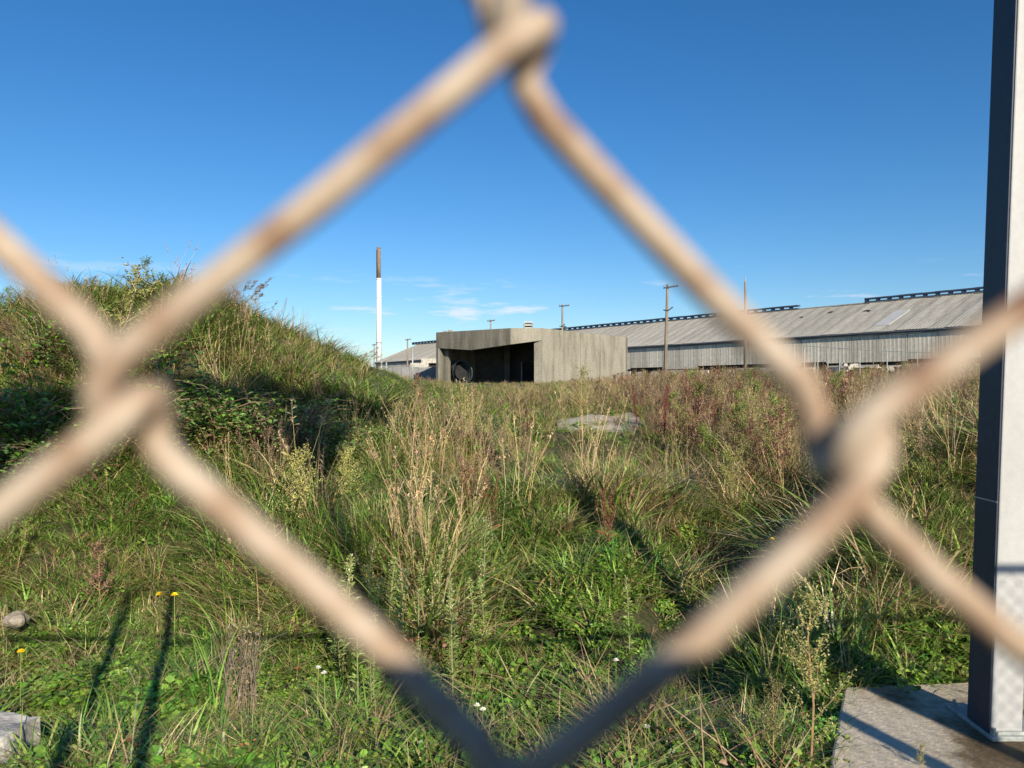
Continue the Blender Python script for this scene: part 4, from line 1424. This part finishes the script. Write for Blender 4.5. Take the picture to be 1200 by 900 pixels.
pl = plant("reed_grass", "dry feathery reed plumes leaning right, on the mound's right shoulder", "reed", plume_parts(7, .95, .35), 284, 395, 0, .9, "reeds on the mound")
copy_plant(pl, "few straw reeds on the mound's crest behind the upper left wire", 205, 355, 1.2, .55)
pl2 = plant("reed_grass", "thin green-tan reeds topping the mound's peak, between the crossing wires", "reed", plume_parts(5, .8, .5), 180, 360, .5, .6, "reeds on the mound")
copy_plant(pl2, "single tuft of reeds on the mound's left peak", 100, 352, 2.0, .5)
copy_plant(pl2, "sparse reeds at the low right end of the mound, before the chimney", 425, 448, .6, .75)

# ------------------------------------------------------------------ trees behind the camera that shade the mound
def shade_tree(label, spots, trunk_xy, seed):
    r = random.Random(seed)
    T = 21.0
    C_ = []
    for px, py, rad in spots:
        x, y = ground_hit(px, py, 5.0, 40)
        C_.append((Vector((x, y, gz(x, y) + .15)) + S * T, rad))
    mid = sum((c for c, _ in C_), Vector()) / len(C_)
    tx, ty = trunk_xy if trunk_xy else (mid.x, mid.y)
    t = thing("broadleaf_tree", label, "tree", (tx, ty, 0), 0)
    o = Vector((tx, ty, 0))
    top = Vector((mid.x, mid.y, mid.z - .3)) - o
    mb = MB().tube([Vector((0, 0, -.2)), Vector((.05, 0, 2.5)), Vector((top.x * .2, top.y * .2, top.z * .6)), Vector((top.x * .6, top.y * .6, top.z * .85)), top], [.14, .10, .08, .06, .04], 9)
    mb.obj("trunk", M_pole, t, smooth=True)
    mb = MB()
    for c, rad in C_:
        mb.tube([Vector((top.x * .6, top.y * .6, top.z * .85)), (top + (c - o)) / 2 + Vector((0, 0, -.2)), c - o], [.06, .04, .015], 5)
    tag(mb.obj("limb", M_pole, t), kind="stuff")
    lv = MB()
    for c, rad in C_:
        n = int(330 * (rad / .5) ** 2)
        for i in range(n):
            v = Vector((r.gauss(0, 1), r.gauss(0, 1), r.gauss(0, 1))); v = v.normalized() * rad * r.random() ** .4
            v.z *= .75
            leafq(lv, c - o + v, r.uniform(0, 6.28), r.uniform(-.9, .6), r.uniform(.10, .18), .10, pick(LEAFG), .1)
    lv.obj("crown", M_broad, t)['kind'] = 'stuff'


shade_tree("leafy tree behind the camera whose crown shades the mound's middle", [(200, 468, .36), (240, 472, .36), (285, 480, .36), (330, 484, .34), (370, 490, .34), (410, 494, .34), (300, 464, .28), (385, 475, .26), (440, 500, .26), (465, 506, .18)], None, 5)
shade_tree("leafy tree behind the camera whose crown shades the mound's left end", [(-60, 500, .5), (-10, 502, .45), (35, 505, .42), (62, 508, .36), (20, 484, .36), (60, 482, .28), (60, 530, .3)], None, 8)

# ------------------------------------------------------------------ the photographer's phone and the photographer
def build_phone():
    o = thing("smartphone", "dark smartphone held up behind the fence taking the picture", "phone", (0, 0, EYE))
    mb = MB().box(-.015, .143, -.0105, -.0025, -.0625, .0135)
    b = mb.obj("body", M_black, o)
    bv = b.modifiers.new("edge", 'BEVEL'); bv.width = .002; bv.segments = 2
    MB().box(-.011, .139, -.0112, -.0106, -.0585, .0095).obj("screen", M_dark, o)
    for z in (-.018, -.034):
        MB().tube([(0, -.0024, z), (0, -.0012, z)], .006, 16).obj("lens", M_dark, o)


build_phone()

M_skin = noise_mat("skin", [(.42, .25, .17), (.50, .31, .22)], 12, rough=.55)
M_jacket = noise_mat("jacket_cloth", [(.045, .05, .06), (.075, .08, .095)], 9, rough=.9, fine=(120, .2))
M_jeans = noise_mat("jeans_cloth", [(.04, .06, .11), (.07, .10, .16)], 8, rough=.9, fine=(150, .2))
M_hair = noise_mat("dark_hair", [(.02, .014, .01), (.05, .035, .022)], 30, (1, 1, .2), rough=.6)
M_shoe = noise_mat("shoe_leather", [(.05, .04, .03), (.09, .07, .05)], 9, rough=.6)


def build_person():
    V, E_, Rr = [], [], []

    def v(p, r, par=None):
        V.append(p); Rr.append(r if isinstance(r, tuple) else (r, r))
        i = len(V) - 1
        if par is not None: E_.append((par, i))
        return i
    X, Y = .06, -.42
    pel = v((X, Y, .96), (.155, .11))
    wa = v((X, Y, 1.10), (.14, .10), pel); ch = v((X, Y, 1.28), (.165, .115), wa); nb = v((X, Y + .005, 1.43), (.10, .075), ch)
    nk = v((X, Y + .02, 1.505), .056, nb); h1 = v((X, Y + .045, 1.57), (.068, .078), nk); h2 = v((X, Y + .045, 1.65), (.078, .098), h1); h3 = v((X, Y + .03, 1.725), (.062, .075), h2)
    for sg, wr, el in ((1, (.165, -.055, 1.535), (.34, -.28, 1.20)), (-1, (-.052, -.06, 1.515), (-.22, -.27, 1.20))):
        sh = v((X + sg * .175, Y, 1.40), .068, nb)
        ua = v(((X + sg * .2 + el[0]) / 2, (Y + el[1]) / 2, 1.30), .054, sh); e = v(el, .045, ua)
        fa = v(tuple(el[k] * .5 + wr[k] * .5 for k in range(3)), .042, e); w = v(wr, .030, fa)
        px_, pz_ = (.146, 1.565) if sg > 0 else (-.020, 1.545)
        pm = v((px_ + sg * .014, -.035, pz_), (.030, .016), w)
        for k in range(4):
            f0 = (px_ + sg * .008, -.018, pz_ + .022 - .017 * k)
            a = v(f0, .0085, pm)
            b_ = v((f0[0] - sg * .002, .006 - .003 * k, f0[2] + .004), .008, a)
            v((f0[0] - sg * (.016 if sg > 0 else .004), .010 - .004 * k, f0[2] + .003), .007, b_)
        t0 = v((px_ - sg * .004, -.034, pz_ - .018), .010, pm)
        t1 = v((px_ - sg * .022, -.028, pz_ - .010), .009, t0)
        v((px_ - sg * .040, -.022, pz_ - .002), .008, t1)
    for sg in (1, -1):
        hp = v((X + sg * .09, Y, .88), (.095, .10), pel); kn = v((X + sg * .10, Y + .01, .50), .062, hp)
        cf = v((X + sg * .105, Y - .015, .33), .058, kn); an = v((X + sg * .11, Y - .02, .10), .042, cf)
        hl = v((X + sg * .11, Y - .02, .05), .045, an); v((X + sg * .125, Y + .16, .04), (.045, .035), hl)
    me = bpy.data.meshes.new("body_cage")
    me.from_pydata(V, E_, [])
    o = bpy.data.objects.new("body_cage", me); COL.objects.link(o)
    sk = o.modifiers.new("skin", 'SKIN')
    for i, r in enumerate(Rr):
        me.skin_vertices[0].data[i].radius = r
    me.skin_vertices[0].data[pel].use_root = True
    sb = o.modifiers.new("sub", 'SUBSURF'); sb.levels = 2; sb.render_levels = 2
    dg = bpy.context.evaluated_depsgraph_get()
    bm_ = bpy.data.meshes.new_from_object(o.evaluated_get(dg))
    bpy.data.objects.remove(o)
    bm_.name = "body"
    bm_.materials.clear()
    for m in (M_skin, M_jacket, M_jeans, M_shoe): bm_.materials.append(m)
    for p in bm_.polygons:
        c = p.center
        p.use_smooth = True
        hand = c.y > -.075
        if hand or (c.z > 1.47 and abs(c.x - X) < .12 and c.y < -.25): p.material_index = 0
        elif c.z > .93: p.material_index = 1
        elif c.z > .085: p.material_index = 2
        else: p.material_index = 3
    t = thing("person", "person in a dark jacket standing behind the fence, holding up a phone", "person", (0, 0, 0))
    body = bpy.data.objects.new("body", bm_); COL.objects.link(body); body.parent = t
    import bmesh
    bm = bmesh.new(); bmesh.ops.create_uvsphere(bm, u_segments=20, v_segments=14, radius=1)
    geom = [f for f in bm.faces if f.calc_center_median().z < -.15 and f.calc_center_median().y > -.25 or (f.calc_center_median().y > .55 and f.calc_center_median().z < .45)]
    bmesh.ops.delete(bm, geom=geom, context='FACES')
    for q in bm.verts: q.co = Vector((q.co.x * .085 + X, q.co.y * .106 + Y + .036, q.co.z * .098 + 1.672))
    hm = bpy.data.meshes.new("hair"); bm.to_mesh(hm); bm.free(); hm.materials.append(M_hair)
    for p in hm.polygons: p.use_smooth = True
    h = bpy.data.objects.new("hair", hm); COL.objects.link(h); h.parent = t
    sd = h.modifiers.new("thick", 'SOLIDIFY'); sd.thickness = .008
    for sg in (1, -1):
        MB().tube([(X + sg * .03, Y + .135, 1.633), (X + sg * .03, Y + .143, 1.633)], [.011, .006], 10).obj("eye", M_dark, t)
        MB().tube([(X + sg * .078, Y + .03, 1.60), (X + sg * .086, Y + .03, 1.63), (X + sg * .08, Y + .035, 1.655)], [.008, .014, .008], 8).obj("ear", M_skin, t, smooth=True)
    MB().tube([(X, Y + .135, 1.645), (X, Y + .155, 1.612), (X, Y + .14, 1.598)], [.007, .013, .008], 8).obj("nose", M_skin, t, smooth=True)
    MB().tube([(X - .022, Y + .125, 1.572), (X, Y + .135, 1.574), (X + .022, Y + .125, 1.572)], [.003, .006, .003], 6).obj("mouth", M_skin, t, smooth=True)


build_person()
